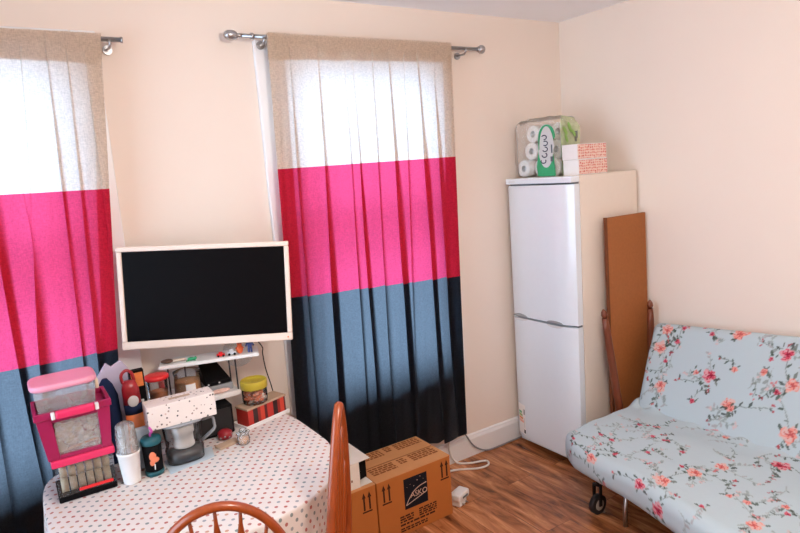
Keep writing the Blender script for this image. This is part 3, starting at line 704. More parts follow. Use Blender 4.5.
obj('glass_body', MB().lathe([(.020,0),(.026,.004),(.027,.030),(.020,.046),(.015,.054)], g), M['clearw'], t)
obj('contents', MB().lathe([(.017,.003),(.021,.006),(.021,.026),(.010,.028)], g), M['amber'], t)
m = MB().ball((g[0],g[1],Z0+.062), (.017,.015,.013))
for k in range(7): a = 2*PI*k/7; m.ball((g[0]+.022*math.cos(a), g[1]+.018*math.sin(a), Z0+.05), (.010,.009,.008), 8)
obj('frilly_top', m, M['clearw'], t)
# dark box under the wall shelf
t = thing('black_speaker', 'black box standing on the table under the wall shelf', 'speaker', (-2.63,-.21,Z0))
obj('speaker_body', MB().box((-2.760,-.310,Z0),(-2.580,-.175,.890)), M['black'], t, .006)
obj('grille', MB().box((-2.750,-.3125,Z0+.012),(-2.590,-.3103,.880)), M['dsteel'], t)

# ------------------------------------------------------------------ things on the wall shelf
ZH = .9303
jr = (-2.868,-.20,ZH); t = thing('red_lid_jar', 'clear jar with a red lid on the wall shelf', 'jar', jr)
obj('jar_body', MB().lathe([(.036,0),(.040,.004),(.044,.11),(.044,.1235)], jr), M['clear'], t)
obj('contents', MB().lathe([(.034,.003),(.037,.006),(.040,.062),(.03,.070)], jr), M['orange'], t)
obj('lid', MB().lathe([(.050,.124),(.053,.126),(.053,.138),(.047,.142),(.02,.1425)], jr), M['red'], t)
tag(obj('red_packet', MB().box((-2.85,-.140,ZH),(-2.82,-.110,ZH+.09)), M['red'], bevel=.008), 'small red packet between the jar and the amber candle', 'packet')
jc = (-2.737,-.196,ZH); t = thing('jar_candle', 'amber candle in a wide glass jar with a white label', 'candle', jc)
obj('glass', MB().lathe([(.045,0),(.056,.006),(.060,.03),(.056,.11),(.060,.128)], jc), M['clear'], t)
obj('wax', MB().lathe([(.042,.004),(.053,.008),(.056,.03),(.053,.085)], jc), M['amber'], t)
m = MB(); 
for k in range(8):
    a0 = -1.95+k*.09; a1 = a0+.09; r = .0605
    m.prism([(jc[0]+r*math.cos(a),jc[1]+r*math.sin(a),ZH+z) for a, z in ((a0,.045),(a1,.045),(a1,.080),(a0,.080))], (0,-.0008,0))
obj('label', m, M['paper'], t)
tag(obj('set_top_box', MB().box((-2.668,-.225,ZH),(-2.540,-.05,ZH+.032)), M['grey'], bevel=.004), 'flat grey electronic box on the wall shelf', 'electronic box')
t = thing('black_device', 'black sloping device on top of the flat grey box', 'device', (-2.61,-.13,ZH+.0325))
z = ZH+.0325
d = MB().add([(-2.664,-.215,z),(-2.545,-.215,z),(-2.55,-.07,z),(-2.655,-.07,z),(-2.664,-.215,z+.02),(-2.545,-.215,z+.02),(-2.57,-.07,z+.085),(-2.650,-.07,z+.085)], [(3,2,1,0),(4,5,6,7),(0,1,5,4),(1,2,6,5),(2,3,7,6),(3,0,4,7)])
obj('device_body', d, M['black'], t, .004)
for xx in (-2.65,-2.60): obj('button', MB().tube([(xx,-.2155,z+.010),(xx,-.2175,z+.010)], .004, 10), M['lgrey'], t)
# snack packet at the shelf front
tag(obj('snack_packet', MB().ball((-2.607,-.243,ZH+.0105), (.046,.016,.010), 20), M['skin']), 'small pinkish wrapped packet on the front edge of the wall shelf', 'packet')
# clear lid leaning at shelf end
m = MB(); m.T = Matrix.Translation((-2.438,-.028,1.052)) @ Matrix.Rotation(-.2, 4, 'Z') @ Matrix.Rotation(PI/2-.10, 4, 'X')
m.lathe([(.030,.0),(.058,.004),(.074,.020),(.078,.022)], cap1=False)
tag(obj('plastic_bowl', m, M['blueclear']), 'clear bluish plastic bowl hung on its side by the wall', 'bowl')
hk = thing('wall_hook', 'tiny hook holding the clear plastic bowl on the wall', 'hook', (-2.44,0,1.12))
obj('hook_plate', MB().box((-2.446,-.004,1.10),(-2.434,-.0005,1.14)), M['white'], hk)
obj('hook_arm', MB().tube([(-2.44,-.004,1.128),(-2.44,-.024,1.126),(-2.44,-.026,1.136)], .002, 8), M['white'], hk)

# plaid tin with tan lid, white tray below, yellow lid jar on top
PL = Matrix.Translation((-2.412,-.306,Z0)) @ Matrix.Rotation(.31, 4, 'Z')
tag(obj('white_tray', MB(), M['white']), None) if 0 else None
t = thing('white_tray', 'thin white tray under the red striped box', 'tray', mtx=PL)
tr = MB().box((-.128,0,0),(.128,.112,.006)).box((-.128,0,.006),(.128,.006,.018)).box((-.128,.106,.006),(.128,.112,.018)).box((-.128,.006,.006),(-.122,.106,.018)).box((.122,.006,.006),(.128,.106,.018))
obj('tray_body', tr, M['paper'], t, .002, world=False)
PB = PL @ Matrix.Translation((0.004,.012,.0063))
t = thing('striped_box', 'red and black striped box with a tan top on the white tray', 'box', mtx=PB)
obj('box_body', MB().box((-.112,0,0),(.112,.090,.078)), M['plaid'], t, .002, world=False)
obj('top_panel', MB().box((-.116,-.003,.0785),(.116,.093,.088)), M['tan'], t, .002, world=False)
yj = PB @ Vector((-.028,.046,.0883)); t = thing('snack_jar', 'clear jar of orange nuts with a mustard yellow lid', 'jar', yj)
obj('jar_body', MB().lathe([(.052,0),(.057,.005),(.059,.02),(.059,.072)], yj), M['clear'], t)
obj('lid', MB().lathe([(.060,.0725),(.063,.075),(.063,.108),(.060,.112),(.054,.112),(.052,.106),(.02,.1055)], yj, n=40), M['yellow'], t)
m = MB(); rnd = random.Random(2)
for k in range(70):
    a = rnd.uniform(0, 2*PI); r = .045*math.sqrt(rnd.random()); m.ball((yj.x+r*math.cos(a), yj.y+r*math.sin(a), yj.z+.014+.050*rnd.random()), (.013,.010,.009), 8, rnd.randrange(3) == 0)
tag(obj('nuts', m, [M['nuts'],M['cream']]), 'orange nuts filling the jar with the yellow lid', 'nuts', kind='stuff')

# ------------------------------------------------------------------ cardboard boxes
BH = .343
def arrows(mb, P, U, V, s):
    P, U, V = Vector(P), Vector(U), Vector(V); W = U.cross(V).normalized()
    for k in (-1,1):
        c = P+U*k*.016*s
        mb.prism([c+U*a*s+V*b*s for a, b in ((-.005,-.045),(.005,-.045),(.005,.02),(.011,.02),(0,.05),(-.011,.02),(-.005,.02))], W*.0007)
    mb.prism([P+U*a*s+V*b*s for a, b in ((-.028,-.058),(.028,-.058),(.028,-.05),(-.028,-.05))], W*.0007)
def textbars(mb, P, U, V, rows, w, hgt, rnd, words=True):
    P, U, V = Vector(P), Vector(U), Vector(V)
    for i in range(rows):
        x = 0; v = -i*hgt*1.5
        while x < w-.004:
            l = min(w-x, rnd.uniform(.012,.035)); mb.plate(P, U, V, [(x,v,x+l,v+hgt)], .0006); x += l+.006
bx0,bx1,by0,by1 = -1.957,-1.490,-.474,-.152
ym = (by0+by1)/2
BX = thing('cardboard_box', 'brown cardboard box with a square black emblem and up arrows beside the adapter', 'box', ((bx0+bx1)/2,(by0+by1)/2,0), 0, None)
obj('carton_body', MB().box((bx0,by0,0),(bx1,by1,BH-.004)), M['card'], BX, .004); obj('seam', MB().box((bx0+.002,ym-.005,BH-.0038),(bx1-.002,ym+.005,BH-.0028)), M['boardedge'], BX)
obj('flap', MB().box((bx0,by0,BH-.0035),(bx1,ym-.005,BH)), M['cardlit'], BX); obj('flap', MB().box((bx0,ym+.005,BH-.0035),(bx1,by1,BH)), M['cardlit'], BX)
U, V = (1,0,0), (0,0,1); yf = by0
for ax, az in ((bx0+.055,BH-.075),(bx1-.042,BH-.068)): m = MB(); arrows(m, (ax,yf,az), U, V, 1.0); obj('arrow_mark', m, M['ink'], BX)
rnd = random.Random(5)
for px_, pz_, r_, w_, h_ in ((.125,.100,3,.085,.009),(.245,.108,4,.115,.008),(.125,.055,1,.23,.010),(.125,.034,2,.17,.008)):
    m = MB(); textbars(m, (bx0+px_,yf,pz_), U, V, r_, w_, h_, rnd); obj('printed_text', m, M['ink'], BX)
lg = MB().plate((bx0+.160,yf,.137), U, V, [(0,0,.148,.168)], .0006); obj('black_emblem', lg, M['inkblack'], BX)
m = MB(); P0 = Vector((bx0+.160,yf-.0008,.137)); UU, VV = Vector(U), Vector(V)
def arc(pts, r): m.tube([P0+UU*a+VV*b for a, b in pts], r, 6)
arc(smooth_path([(.008,.022,0),(.03,.055,0),(.06,.085,0),(.10,.103,0),(.142,.110,0)]) and [(v.x, v.y) for v in smooth_path([(.008,.022,0),(.03,.055,0),(.06,.085,0),(.10,.103,0),(.142,.110,0)])], .0022)
arc([(v.x, v.y) for v in smooth_path([(.01,.022,0),(.06,.036,0),(.11,.05,0),(.142,.06,0)])], .0020)
for a, b, r in ((.085,.14,.005),(.105,.155,.0035),(.062,.115,.004),(.125,.135,.0022),(.04,.13,.0022),(.02,.12,.002)):
    st = [P0+UU*(a+(r if k % 2 == 0 else r*.4)*math.cos(PI*k/4))+VV*(b+(r if k % 2 == 0 else r*.4)*math.sin(PI*k/4)) for k in range(8)]
    m.prism(st, (0,-.0006,0))
obj('emblem_lines', m, M['inkpale'], BX)
obj('emblem_letters', text_mb('ASKO', .042, P0+UU*.092+VV*.067, UU, VV), M['inkpale'], BX)
m = MB(); rnd = random.Random(11)
for (a, b, ww, r) in ((.03,.13,.15,4),(.21,.13,.05,3),(.285,.135,.16,4),(.03,.30,.17,4),(.225,.30,.04,3),(.29,.30,.16,4)):
    m = MB(); textbars(m, (bx0+a,by0+b,BH), (1,0,0), (0,1,0), r, ww, .0135, rnd); obj('flap_print', m, M['inkdim'], BX)
lx0, lx1 = bx0-.43, bx0-.006
BL = thing('cardboard_box', 'brown cardboard box half hidden by the chair, under the white carton', 'box', ((lx0+lx1)/2,(by0+by1)/2,0))
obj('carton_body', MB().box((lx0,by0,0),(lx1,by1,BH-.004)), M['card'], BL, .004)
obj('flap', MB().box((lx0,by0,BH-.0035),(lx1,ym-.003,BH)), M['cardlit'], BL); obj('flap', MB().box((lx0,ym+.003,BH-.0035),(lx1,by1,BH)), M['cardlit'], BL)
for ax in (lx1-.055, lx0+.055): m = MB(); arrows(m, (ax,by0,BH-.075), U, V, 1.0); obj('arrow_mark', m, M['ink'], BL)
# white carton, open at its right end
wx0,wx1,wy0,wy1,wz = -2.30,-2.035,-.455,-.185,.475
zb = BH+.0005
WC = thing('white_carton', 'white carton with its right end open on the left cardboard box', 'carton', ((wx0+wx1)/2,(wy0+wy1)/2,zb))
m = MB(); th = .004
m.box((wx0,wy0,zb),(wx1,wy1,zb+th)).box((wx0,wy0,wz-th),(wx1,wy1,wz)).box((wx0,wy0,zb+th),(wx1,wy0+th,wz-th)).box((wx0,wy1-th,zb+th),(wx1,wy1,wz-th)).box((wx0,wy0+th,zb+th),(wx0+th,wy1-th,wz-th))
obj('carton_body', m, M['carton'], WC)
obj('flap', MB().prism([(wx1,wy0+.004,wz-.002),(wx1+.075,wy0+.02,wz-.008),(wx1+.075,wy1-.03,wz-.008),(wx1,wy1-.004,wz-.002)], (0,0,.002)), M['carton'], WC)
obj('flap', MB().prism([(wx1,wy0,zb+.002),(wx1+.07,wy0+.003,zb+.002),(wx1+.07,wy1-.02,zb+.002),(wx1,wy1,zb+.002)], (0,0,.002)), M['carton'], WC)
obj('interior_shade', MB().box((wx1-.02,wy0+.005,zb+.005),(wx1-.018,wy1-.005,wz-.005)), M['black'], WC); obj('opening_shade', MB().prism([(wx1+.001,wy0+.05,zb+.005),(wx1+.075,wy0+.07,zb+.005),(wx1+.075,wy0+.07,wz-.012),(wx1+.001,wy0+.05,wz-.006)], (0,.002,0)), M['black'], WC)  # black sheets stand in for the shade inside the open end
for rr in ((0,.02,.03,.03),(.05,0,.058,.012)): obj('printed_mark', MB().plate((wx1-.10,wy0,zb+.04), (1,0,0), (0,0,1), [rr], .0006), M['inkdim'], WC)

# adapter and cables on the floor
t = thing('plug_adapter', 'white plug adapter lying on the floor beside the cardboard box', 'adapter', (-1.395,-.415,0), .35)
obj('case', MB().box((-.055,-.035,.032),(.055,.035,.075)), M['white'], t, .01, world=False)
obj('foot', MB().box((-.045,-.028,.0),(.03,.028,.031)), M['white'], t, .004, world=False)
obj('slot', MB().box((-.02,-.0365,.045),(.03,-.0353,.056)), M['gasket'], t, world=False)
obj('pin', MB().box((.012,-.045,.010),(.018,-.0285,.016)).box((-.022,-.045,.010),(-.016,-.0285,.016)), M['chrome'], t, world=False)
wp = [(-1.148,-.024,.20),(-1.165,-.03,.12),(-1.15,-.04,.05),(-1.115,-.06,.012),(-1.05,-.10,.007),(-.985,-.125,.007),(-.955,-.15,.007),(-.985,-.19,.007),(-1.06,-.185,.007),(-1.16,-.12,.007),(-1.25,-.09,.007),(-1.38,-.10,.007)]
tag(obj('white_cable', MB().tube(smooth_path(wp), .0065, 8), M['cable']), 'white cable looping on the floor below the curtain', 'cable')
gp = [(-1.04,-.026,.20),(-1.01,-.028,.145),(-.96,-.032,.07),(-.88,-.04,.02),(-.78,-.04,.007),(-.64,-.035,.007),(-.55,-.035,.007)]
tag(obj('grey_cable', MB().tube(smooth_path(gp), .005, 8), M['gcable']), 'grey cable running along the skirting towards the fridge', 'cable')

# ------------------------------------------------------------------ fridge
fx0, fx1, fy0, fy1, FH = -.60, -.020, -.606, -.066, 1.785
FR = thing('fridge_freezer', 'tall white fridge freezer in the corner of the room', 'fridge', ((fx0+fx1)/2,(fy0+fy1)/2,0))
obj('cabinet', MB().box((fx0+.062,fy0,.028),(fx1,fy1,FH)), M['fridgewarm'], FR, .004)
obj('top_cap', MB().box((fx0-.012,fy0,FH-.0375),(fx0+.0615,fy1,FH)), M['fridge'], FR, .008, seg=3)
obj('badge', MB().box((fx0-.0128,fy1-.085,FH-.024),(fx0-.0121,fy1-.03,FH-.017)), M['lgrey'], FR)
def fbow(e): return fx0-.026+.038*max(0, (e-.38)/.62)**2.2
def fdoor(nm, z0, z1):
    # door plan with a softly bowed front
    n = 24; pl = []
    for i in range(n+1):
        q = i/n; y = fy0+(fy1-fy0)*q; e = abs(2*q-1); x = fbow(e); pl.append((x, y, z0))
    pl += [(fx0+.058,fy1,z0),(fx0+.058,fy0,z0)]
    mb = MB(); mb.prism(pl, (0,0,z1-z0))
    o = obj(nm, mb, M['fridge'], FR, .003)
    for p in o.data.polygons: p.use_smooth = True
    return o
zs = .897
d1 = fdoor('upper_door', zs+.006, FH-.046); d2 = fdoor('lower_door', .062, zs-.006)
for za, zb_ in ((zs-.0055,zs+.0055),(FH-.0455,FH-.038)): obj('door_gasket', MB().box((fx0+.022,fy0+.006,za),(fx0+.057,fy1-.006,zb_)), M['gasket'], FR)
obj('plinth', MB().box((fx0+.02,fy0+.012,.028),(fx0+.0615,fy1-.012,.060)), M['fridge'], FR)
for y in (-.13,-.55):
  for x in (fx0+.10, fx1-.05): obj('foot', MB().tube([(x,y,0),(x,y,.028)], .018, 12), M['black'], FR)
for k, yc in enumerate((-.165,-.455)):
    m = MB(); n = 20
    pts = [(0, yc+.062*math.cos(PI*i/n), .022*math.sin(PI*i/n)) for i in range(n+1)]
    m.prism([(fx0-.0275, p[1], zs+.0062+p[2]*.75) for p in pts], (.012,0,0)); h = obj('handle', m, M['grey'], FR)
    m = MB().prism([(fx0-.0268, p[1], zs-.0062-p[2]*.7) for p in pts], (.011,0,0)); obj('handle_recess', m, M['lgrey'], FR)
ly = fy1-.012
st = MB().box((fx0+.004,ly-.085,.085),(fx0+.0044,ly-.0,.30)); 
def onface(y): 
    q = (y-fy0)/(fy1-fy0); e = abs(2*q-1); return fbow(e)
def sticker(nm, ya, yb, za, zb, m, lift=.0007, sk=0):
    mb = MB(); n = 8
    for i in range(n):
        y0_, y1_ = ya+(yb-ya)*i/n, ya+(yb-ya)*(i+1)/n
        mb.prism([(onface(y0_)-lift,y0_,za),(onface(y1_)-lift,y1_,za),(onface(y1_)-lift,y1_,zb),(onface(y0_)-lift,y0_,zb)], (.0005,0,0))
    return obj(nm, mb, m, FR)
sticker('energy_label', ly-.085, ly-.004, .085, .29, M['paper'])
sticker('label_arrow', ly-.045, ly-.008, .225, .240, M['green'], .0013); sticker('label_arrow', ly-.052, ly-.008, .205, .220, M['leaf'], .0013)
sticker('label_arrow', ly-.058, ly-.008, .185, .200, M['orange'], .0013); sticker('label_arrow', ly-.066, ly-.008, .165, .180, M['pinkprint'], .0013)
sticker('label_mark', ly-.084, ly-.066, .225, .262, M['grey'], .0013); sticker('label_mark', ly-.084, ly-.068, .095, .120, M['black'], .0013)
sticker('label_mark', ly-.080, ly-.072, .13, .20, M['lgrey'], .0013)

# toilet rolls in a bag, on top of the fridge
TP = thing('toilet_roll_pack', 'clear bag of white toilet rolls with a green label on the fridge', 'toilet rolls', (-.33,-.26,FH))
rnd = random.Random(6)
z = FH+.056
for r in range(3):
    for c_ in range(3):
        yy = -.150-c_*.104+(.022 if r == 0 else 0)*(1 if c_ == 0 else .4)-.006*r; zz = z+r*.106; xx = -.475+(.0 if r else -.030)*(c_ == 0)+.012*r
        n = 28; mb = MB()
        mb.T = Matrix.Translation((xx,yy,zz)) @ Matrix.Rotation(PI/2, 4, 'Y')
        mb.lathe([(.02,.002),(.052,.0),(.054,.006),(.054,.096),(.052,.1),(.02,.1)], n=n, cap0=False, cap1=False)
        o = obj('toilet_roll', mb, M['paper'], TP)
        mb = MB(); mb.T = Matrix.Translation((xx,yy,zz)) @ Matrix.Rotation(PI/2, 4, 'Y')
        mb.lathe([(.0198,.001),(.0198,.1)], n=20, cap0=False, cap1=False).lathe([(.0196,.03),(.001,.03)], n=20, cap0=False, cap1=False)
        obj('cardboard_core', mb, M['lgrey'], o)
def bagmesh(x0_,x1_,y0_,y1_,z0_,z1_,seed,keep):
    n = 14; mb = MB(); vs = {}; fs = []; lst = []
    def pt(i,j,k):
        key = (i,j,k)
        if key not in vs:
            p = Vector((i/n*2-1, j/n*2-1, k/n*2-1)); q = Vector([max(-.8,min(.8,c)) for c in p]); d = p-q
            if d.length > 0: p = q+d.normalized()*.2
            nn = .06*noise.noise(p*2.3+Vector((seed,0,0)))
            p = p*(1+nn)
            vs[key] = len(lst); lst.append((x0_+(x1_-x0_)*(p.x+1)/2, y0_+(y1_-y0_)*(p.y+1)/2, max(FH+.001, z0_+(z1_-z0_)*(p.z+1)/2)))
        return vs[key]
    for a in range(n):
        for b in range(n):
            for ax, val in ((0,0),(0,n),(1,0),(1,n),(2,0),(2,n)):
                def mk(u,v): t = [0,0,0]; t[ax] = val; t[(ax+1)%3] = u; t[(ax+2)%3] = v; return pt(*t)
                if keep(ax,val,a/n,b/n): fs.append((mk(a,b),mk(a+1,b),mk(a+1,b+1),mk(a,b+1)))
    mb.add(lst, fs, 0, True); return mb
obj('bag', bagmesh(-.528,-.335,-.425,-.082,FH+.001,FH+.352,1,lambda ax,v,a,b: True), M['wrap'], TP)
# second block of printed film over the back of the bag
obj('printed_film', MB().add([(-.49,-.433,FH+.004),(-.335,-.433,FH+.004),(-.325,-.436,FH+.29),(-.35,-.41,FH+.345),(-.46,-.41,FH+.358),(-.50,-.436,FH+.30),(-.35,-.12,FH+.350),(-.46,-.12,FH+.365)], [(0,1,2,5),(5,2,3,4),(4,3,6,7)]), M['wrapgreen'], TP)
m = MB()
fxs = -.540
def lab(pts, mm, nm, off=0):
    mb = MB().prism([(fxs-off, a, FH+b) for a, b in pts], (.004,0,0)); return obj(nm, mb, mm, TP)
def arcpts(yc, zc, ry, rz, a0, a1, n=14): return [(yc+ry*math.cos(a0+(a1-a0)*i/n), zc+rz*math.sin(a0+(a1-a0)*i/n)) for i in range(n+1)]
lab([(-.285,.004),(-.425,.004),(-.402,.20)]+arcpts(-.362,.235,.066,.075,PI*1.0,0)+[(-.293,.15),(-.275,.06)], M['green'], 'green_label')
lab(arcpts(-.362,.165,.058,.135,PI*1.0,0)+arcpts(-.355,.165,.058,.11,0,-PI), M['lgrey'], 'label_panel', .0012)
for k, (yy, zz) in enumerate(((-.345,.235),(-.352,.20),(-.35,.165),(-.345,.13),(-.335,.095))):
    mb = MB(); mb.tube([(fxs-.0025, yy+.020*math.cos(a), FH+zz+.013*math.sin(a)) for a in [(.6+k*.5)+i*.42 for i in range(11)]], .0028, 6); obj('label_letter', mb, M['navy'], TP)
mb = MB().plate((fxs-.0016,-.392,FH+.09), (0,-1,0), (0,0,1), [(0,.0,.018,.03),(.006,.05,.016,.10)], .001); obj('label_mark', mb, M['gasket'], TP)
m = MB()
for a, b, sx, sz, an in ((-.46,.265,.030,.012,2.2),(-.42,.285,.034,.012,2.0),(-.385,.25,.026,.010,2.2),(-.45,.22,.026,.010,2.0)):
    n = 14; m.prism([(a+sx*math.cos(q)*math.cos(an)-sz*math.sin(q)*math.sin(an), -.4385+.0, FH+b+sx*math.cos(q)*math.sin(an)+sz*math.sin(q)*math.cos(an)) for q in [2*PI*i/n for i in range(n)]], (0,-.001,0))
obj('leaf_print', m, M['leaf'], TP)
obj('film_mark', MB().plate((-.365,-.4375,FH+.20), (1,0,0), (0,0,1), [(-.012,0,-.006,.05),(-.002,.0,.004,.06),(.008,.02,.013,.065),(-.012,.055,.01,.06)], .001), M['gasket'], TP)

def tissue(label, z, dx):
    t = thing('tissue_box', label, 'tissue box', (-.37+dx,-.50,z), 0, 'tissue boxes on the fridge')
    x0,x1,y0,y1 = -.498+dx,-.245+dx,-.562,-.446
    obj('box_body', MB().box((x0,y0,z),(x1,y1,z+.089)), M['paper'], t, .002)
    obj('patterned_side', MB().box((x0+.004,y0-.0012,z+.004),(x1,y0-.0002,z+.085)), M['tissue'], t)
    obj('opening', MB().box((x0+.06,y0+.045,z+.0892),(x1-.06,y1-.045,z+.0897)), M['lgrey'], t)
tissue('pink patterned tissue box resting directly on the fridge', FH+.0005, .003)
tissue('pink patterned tissue box stacked on another one', FH+.0903, -.004)

# ------------------------------------------------------------------ board and poles beside the fridge
t = thing('hardboard_panel', 'tall brown board standing against the side of the fridge', 'board', (-.24,-.70,0))
bA = [(-.382,-.690,0),(-.022,-.690,0),(-.022,-.664,1.525),(-.382,-.664,1.525)]
m = MB().prism(bA, (0,.016,0)); obj('panel', m, M['board'], t)
m = MB().prism([(-.3915,-.692,0),(-.3825,-.692,0),(-.3825,-.666,1.527),(-.3915,-.666,1.527)], (0,.020,0)); obj('edge_strip', m, M['boardedge'], t)
def pole(label, A, B, knob):
    A, B = Vector(A), Vector(B); t = thing('wooden_pole', label, 'pole', B)
    obj('shaft', MB().tube([A.lerp(B, q) for q in (.0,.08,.3,.6,1)], [.017,.021,.023,.024,.020], 12), M['pole'], t)
    d = (A-B).normalized(); m = MB().tube([A, A+d*.02, A+d*.04, A+d*.055], [.012,.019,.015,.004], 12); obj('knob', m, M['pole'], t)
pole('red-brown wooden pole leaning in front of the board, left side', (-.496,-.724,.955), (-.325,-.738,.0), 1)
pole('red-brown wooden pole showing between the board and the right wall', (-.075,-.728,.935), (-.050,-.735,.0), 1)

# ------------------------------------------------------------------ sofa bed
SEATF = [('B',.656,.094),('B',.764,.406),('B',.275,-.007),('B',.711,-.058),('B',1.084,.134),('B',.714,.262),('B',.586,-.004),('B',.928,.61),('B',.522,.73),
 ('S',.456,.417),('S',.883,.085),('S',.989,.238),('S',.916,.227),('S',.31,.515),('S',.352,.109),('S',.181,.206),('S',.255,.21),('S',.436,.41),('S',.244,.472),('S',.105,.038),('S',.324,.532),('S',.374,.404),('S',.563,.384),('S',.455,.246),('S',.646,.261),('S',.61,.688)]
BACKF = [('B',.11,.503),('B',.155,.179),('B',.535,.53),('B',.575,.178),('B',.885,.12),('B',.85,.323),('B',.09,.395),('B',.79,.452),('B',.435,.291),
 ('S',.21,.521),('S',.15,.322),('S',.325,.548),('S',.415,.559),('S',.39,.588),('S',.355,.295),('S',.375,.148),('S',.705,.361),('S',.725,.422),('S',.79,.282),('S',.59,.161),('S',.56,.346),('S',.385,.506),('S',.195,.441)]
rnd = random.Random(21)
for k in range(22): SEATF.append(('B' if k % 3 == 0 else 'S', rnd.uniform(1.1,1.9), rnd.uniform(0,.85)))
for k in range(14): BACKF.append(('B' if k % 3 == 0 else 'S', rnd.uniform(.98,1.9), rnd.uniform(.05,.55)))
def paint(uv, flowers, seed):
    rnd = random.Random(seed); n = len(uv); col = np.empty((n,3)); col[:] = (.45,.555,.605)
    U, Vv = uv[:,0], uv[:,1]
    order = np.argsort(U); Us = U[order]
    def near(u, v, r):
        i = order[np.searchsorted(Us, u-r):np.searchsorted(Us, u+r)]
        return i[abs(Vv[i]-v) < r]
    def leaf(u, v, a, L, wd, c, al=.85):
        i = near(u, v, L+.004)
        if not len(i): return
        x = (U[i]-u)*math.cos(a)+(Vv[i]-v)*math.sin(a); y = -(U[i]-u)*math.sin(a)+(Vv[i]-v)*math.cos(a)
        k = (abs(x) < L) & (abs(y) < wd*(1-(x/L)**2)); col[i[k]] = col[i[k]]*(1-al)+np.array(c)*al
    def stem(pts, c, w, al):
        for (a, b), (c2, d) in zip(pts[:-1], pts[1:]):
            i = near((a+c2)/2, (b+d)/2, math.hypot(a-c2, b-d)/2+.006)
            if not len(i): continue
            l2 = (c2-a)**2+(d-b)**2+1e-9; t = np.clip(((U[i]-a)*(c2-a)+(Vv[i]-b)*(d-b))/l2, 0, 1)
            k = np.hypot(U[i]-a-t*(c2-a), Vv[i]-b-t*(d-b)) < w
            col[i[k]] = col[i[k]]*(1-al)+np.array(c)*al
    green = [(.045,.07,.05),(.07,.10,.08),(.13,.16,.14),(.03,.045,.035)]; pale = [(.30,.36,.36),(.24,.29,.29),(.36,.36,.38)]
    def spray(u, v, a0, L, bend, faint):
        pts = []; a = a0; x, y = u, v; gs = pale if faint else green
        for k in range(14):
            pts.append((x, y)); x += math.cos(a)*L/13; y += math.sin(a)*L/13; a += bend/13*(1 if k < 8 else -.8)
        stem(pts, (.30,.35,.35) if faint else (.17,.21,.19), .0024, .6)
        for k in range(3, 14, 3 if not faint else 2):
            p = pts[k]; sd = rnd.choice((-1,1)); an = a0+bend*k/13+sd*.9; l = rnd.uniform(.008,.017)
            leaf(p[0]+math.cos(an)*l, p[1]+math.sin(an)*l, an, l, l*rnd.uniform(.30,.5), rnd.choice(gs))
        p = pts[-1]; c = rnd.choice([(.42,.05,.07),(.55,.16,.17),(.28,.03,.05)]) if not faint else (.60,.45,.46)
        for q in range(rnd.randint(2,4)): leaf(p[0]+rnd.uniform(-.013,.013), p[1]+rnd.uniform(-.013,.013), rnd.uniform(0,3), rnd.uniform(.006,.010), .0055, c)
    for kind, u, v in flowers:
        big = kind == 'B'
        if big: spray(u, v, rnd.uniform(0,6.28), rnd.uniform(.13,.24), rnd.uniform(-2.2,2.2), rnd.random() < .3)
        for _ in range(2 if big else 1): spray(u+rnd.uniform(-.03,.03), v+rnd.uniform(-.03,.03), rnd.uniform(0,6.28), rnd.uniform(.08,.16), rnd.uniform(-2,2), rnd.random() < .6)
    for k in range(46): spray(rnd.uniform(0,1.9), rnd.uniform(-.08,.75), rnd.uniform(0,6.28), rnd.uniform(.06,.17), rnd.uniform(-2.4,2.4), rnd.random() < .75)
    for kind, u, v in flowers:
        big = kind == 'B'
        for k in range(5 if big else 3):
            an = rnd.uniform(0, 6.28); R = rnd.uniform(.036,.055) if big else rnd.uniform(.018,.03); l = rnd.uniform(.010,.020)
            leaf(u+R*math.cos(an), v+R*math.sin(an), an+rnd.uniform(-.7,.7), l, l*rnd.uniform(.3,.45), rnd.choice(green))
        R = rnd.uniform(.038,.052) if big else rnd.uniform(.014,.022)
        peach = rnd.random() < (.5 if big else .25)
        outer, mid, core = (((.70,.42,.38),(.74,.28,.24),(.50,.10,.10)) if peach else ((.68,.28,.32),(.58,.075,.13),(.26,.015,.04)))
        if not big: outer = mid
        i = near(u, v, R*1.3)
        if not len(i): continue
        dx, dy = U[i]-u, (Vv[i]-v)*1.15; r = np.hypot(dx, dy); th = np.arctan2(dy, dx); ph = rnd.uniform(0, 6.28); ph2 = rnd.uniform(0, 6.28)
        b1 = R*(.80+.10*np.cos(5*th+ph)+.10*np.cos(3*th+ph2)+.05*np.cos(9*th)); k1 = r < b1; col[i[k1]] = col[i[k1]]*.15+np.array(outer)*.85
        # layered petals: crescents of a deeper colour around off-centre lobes
        for q in range(6 if big else 3):
            an = ph+q*2.1; cx, cy = .42*R*math.cos(an), .42*R*math.sin(an); rr = np.hypot(dx-cx, dy-cy)
            k = k1 & (rr > R*.30) & (rr < R*.44) & (np.cos(np.arctan2(dy-cy, dx-cx)-an-.6) > -.1); col[i[k]] = mid
        ox, oy = rnd.uniform(-.25,.25)*R, rnd.uniform(-.25,.25)*R; r2 = np.hypot(dx-ox, dy-oy); t2 = np.arctan2(dy-oy, dx-ox)
        k = r2 < R*.42*(1+.35*np.cos(3*t2+ph)); col[i[k]] = mid
        k = r2 < R*.24*(1+.5*np.cos(4*t2+ph2)); col[i[k]] = core
        k = k1 & (r2 > R*.24) & (r2 < R*.7) & (np.cos(6*t2+r2*180+ph) > .86); col[i[k]] = core
    return col
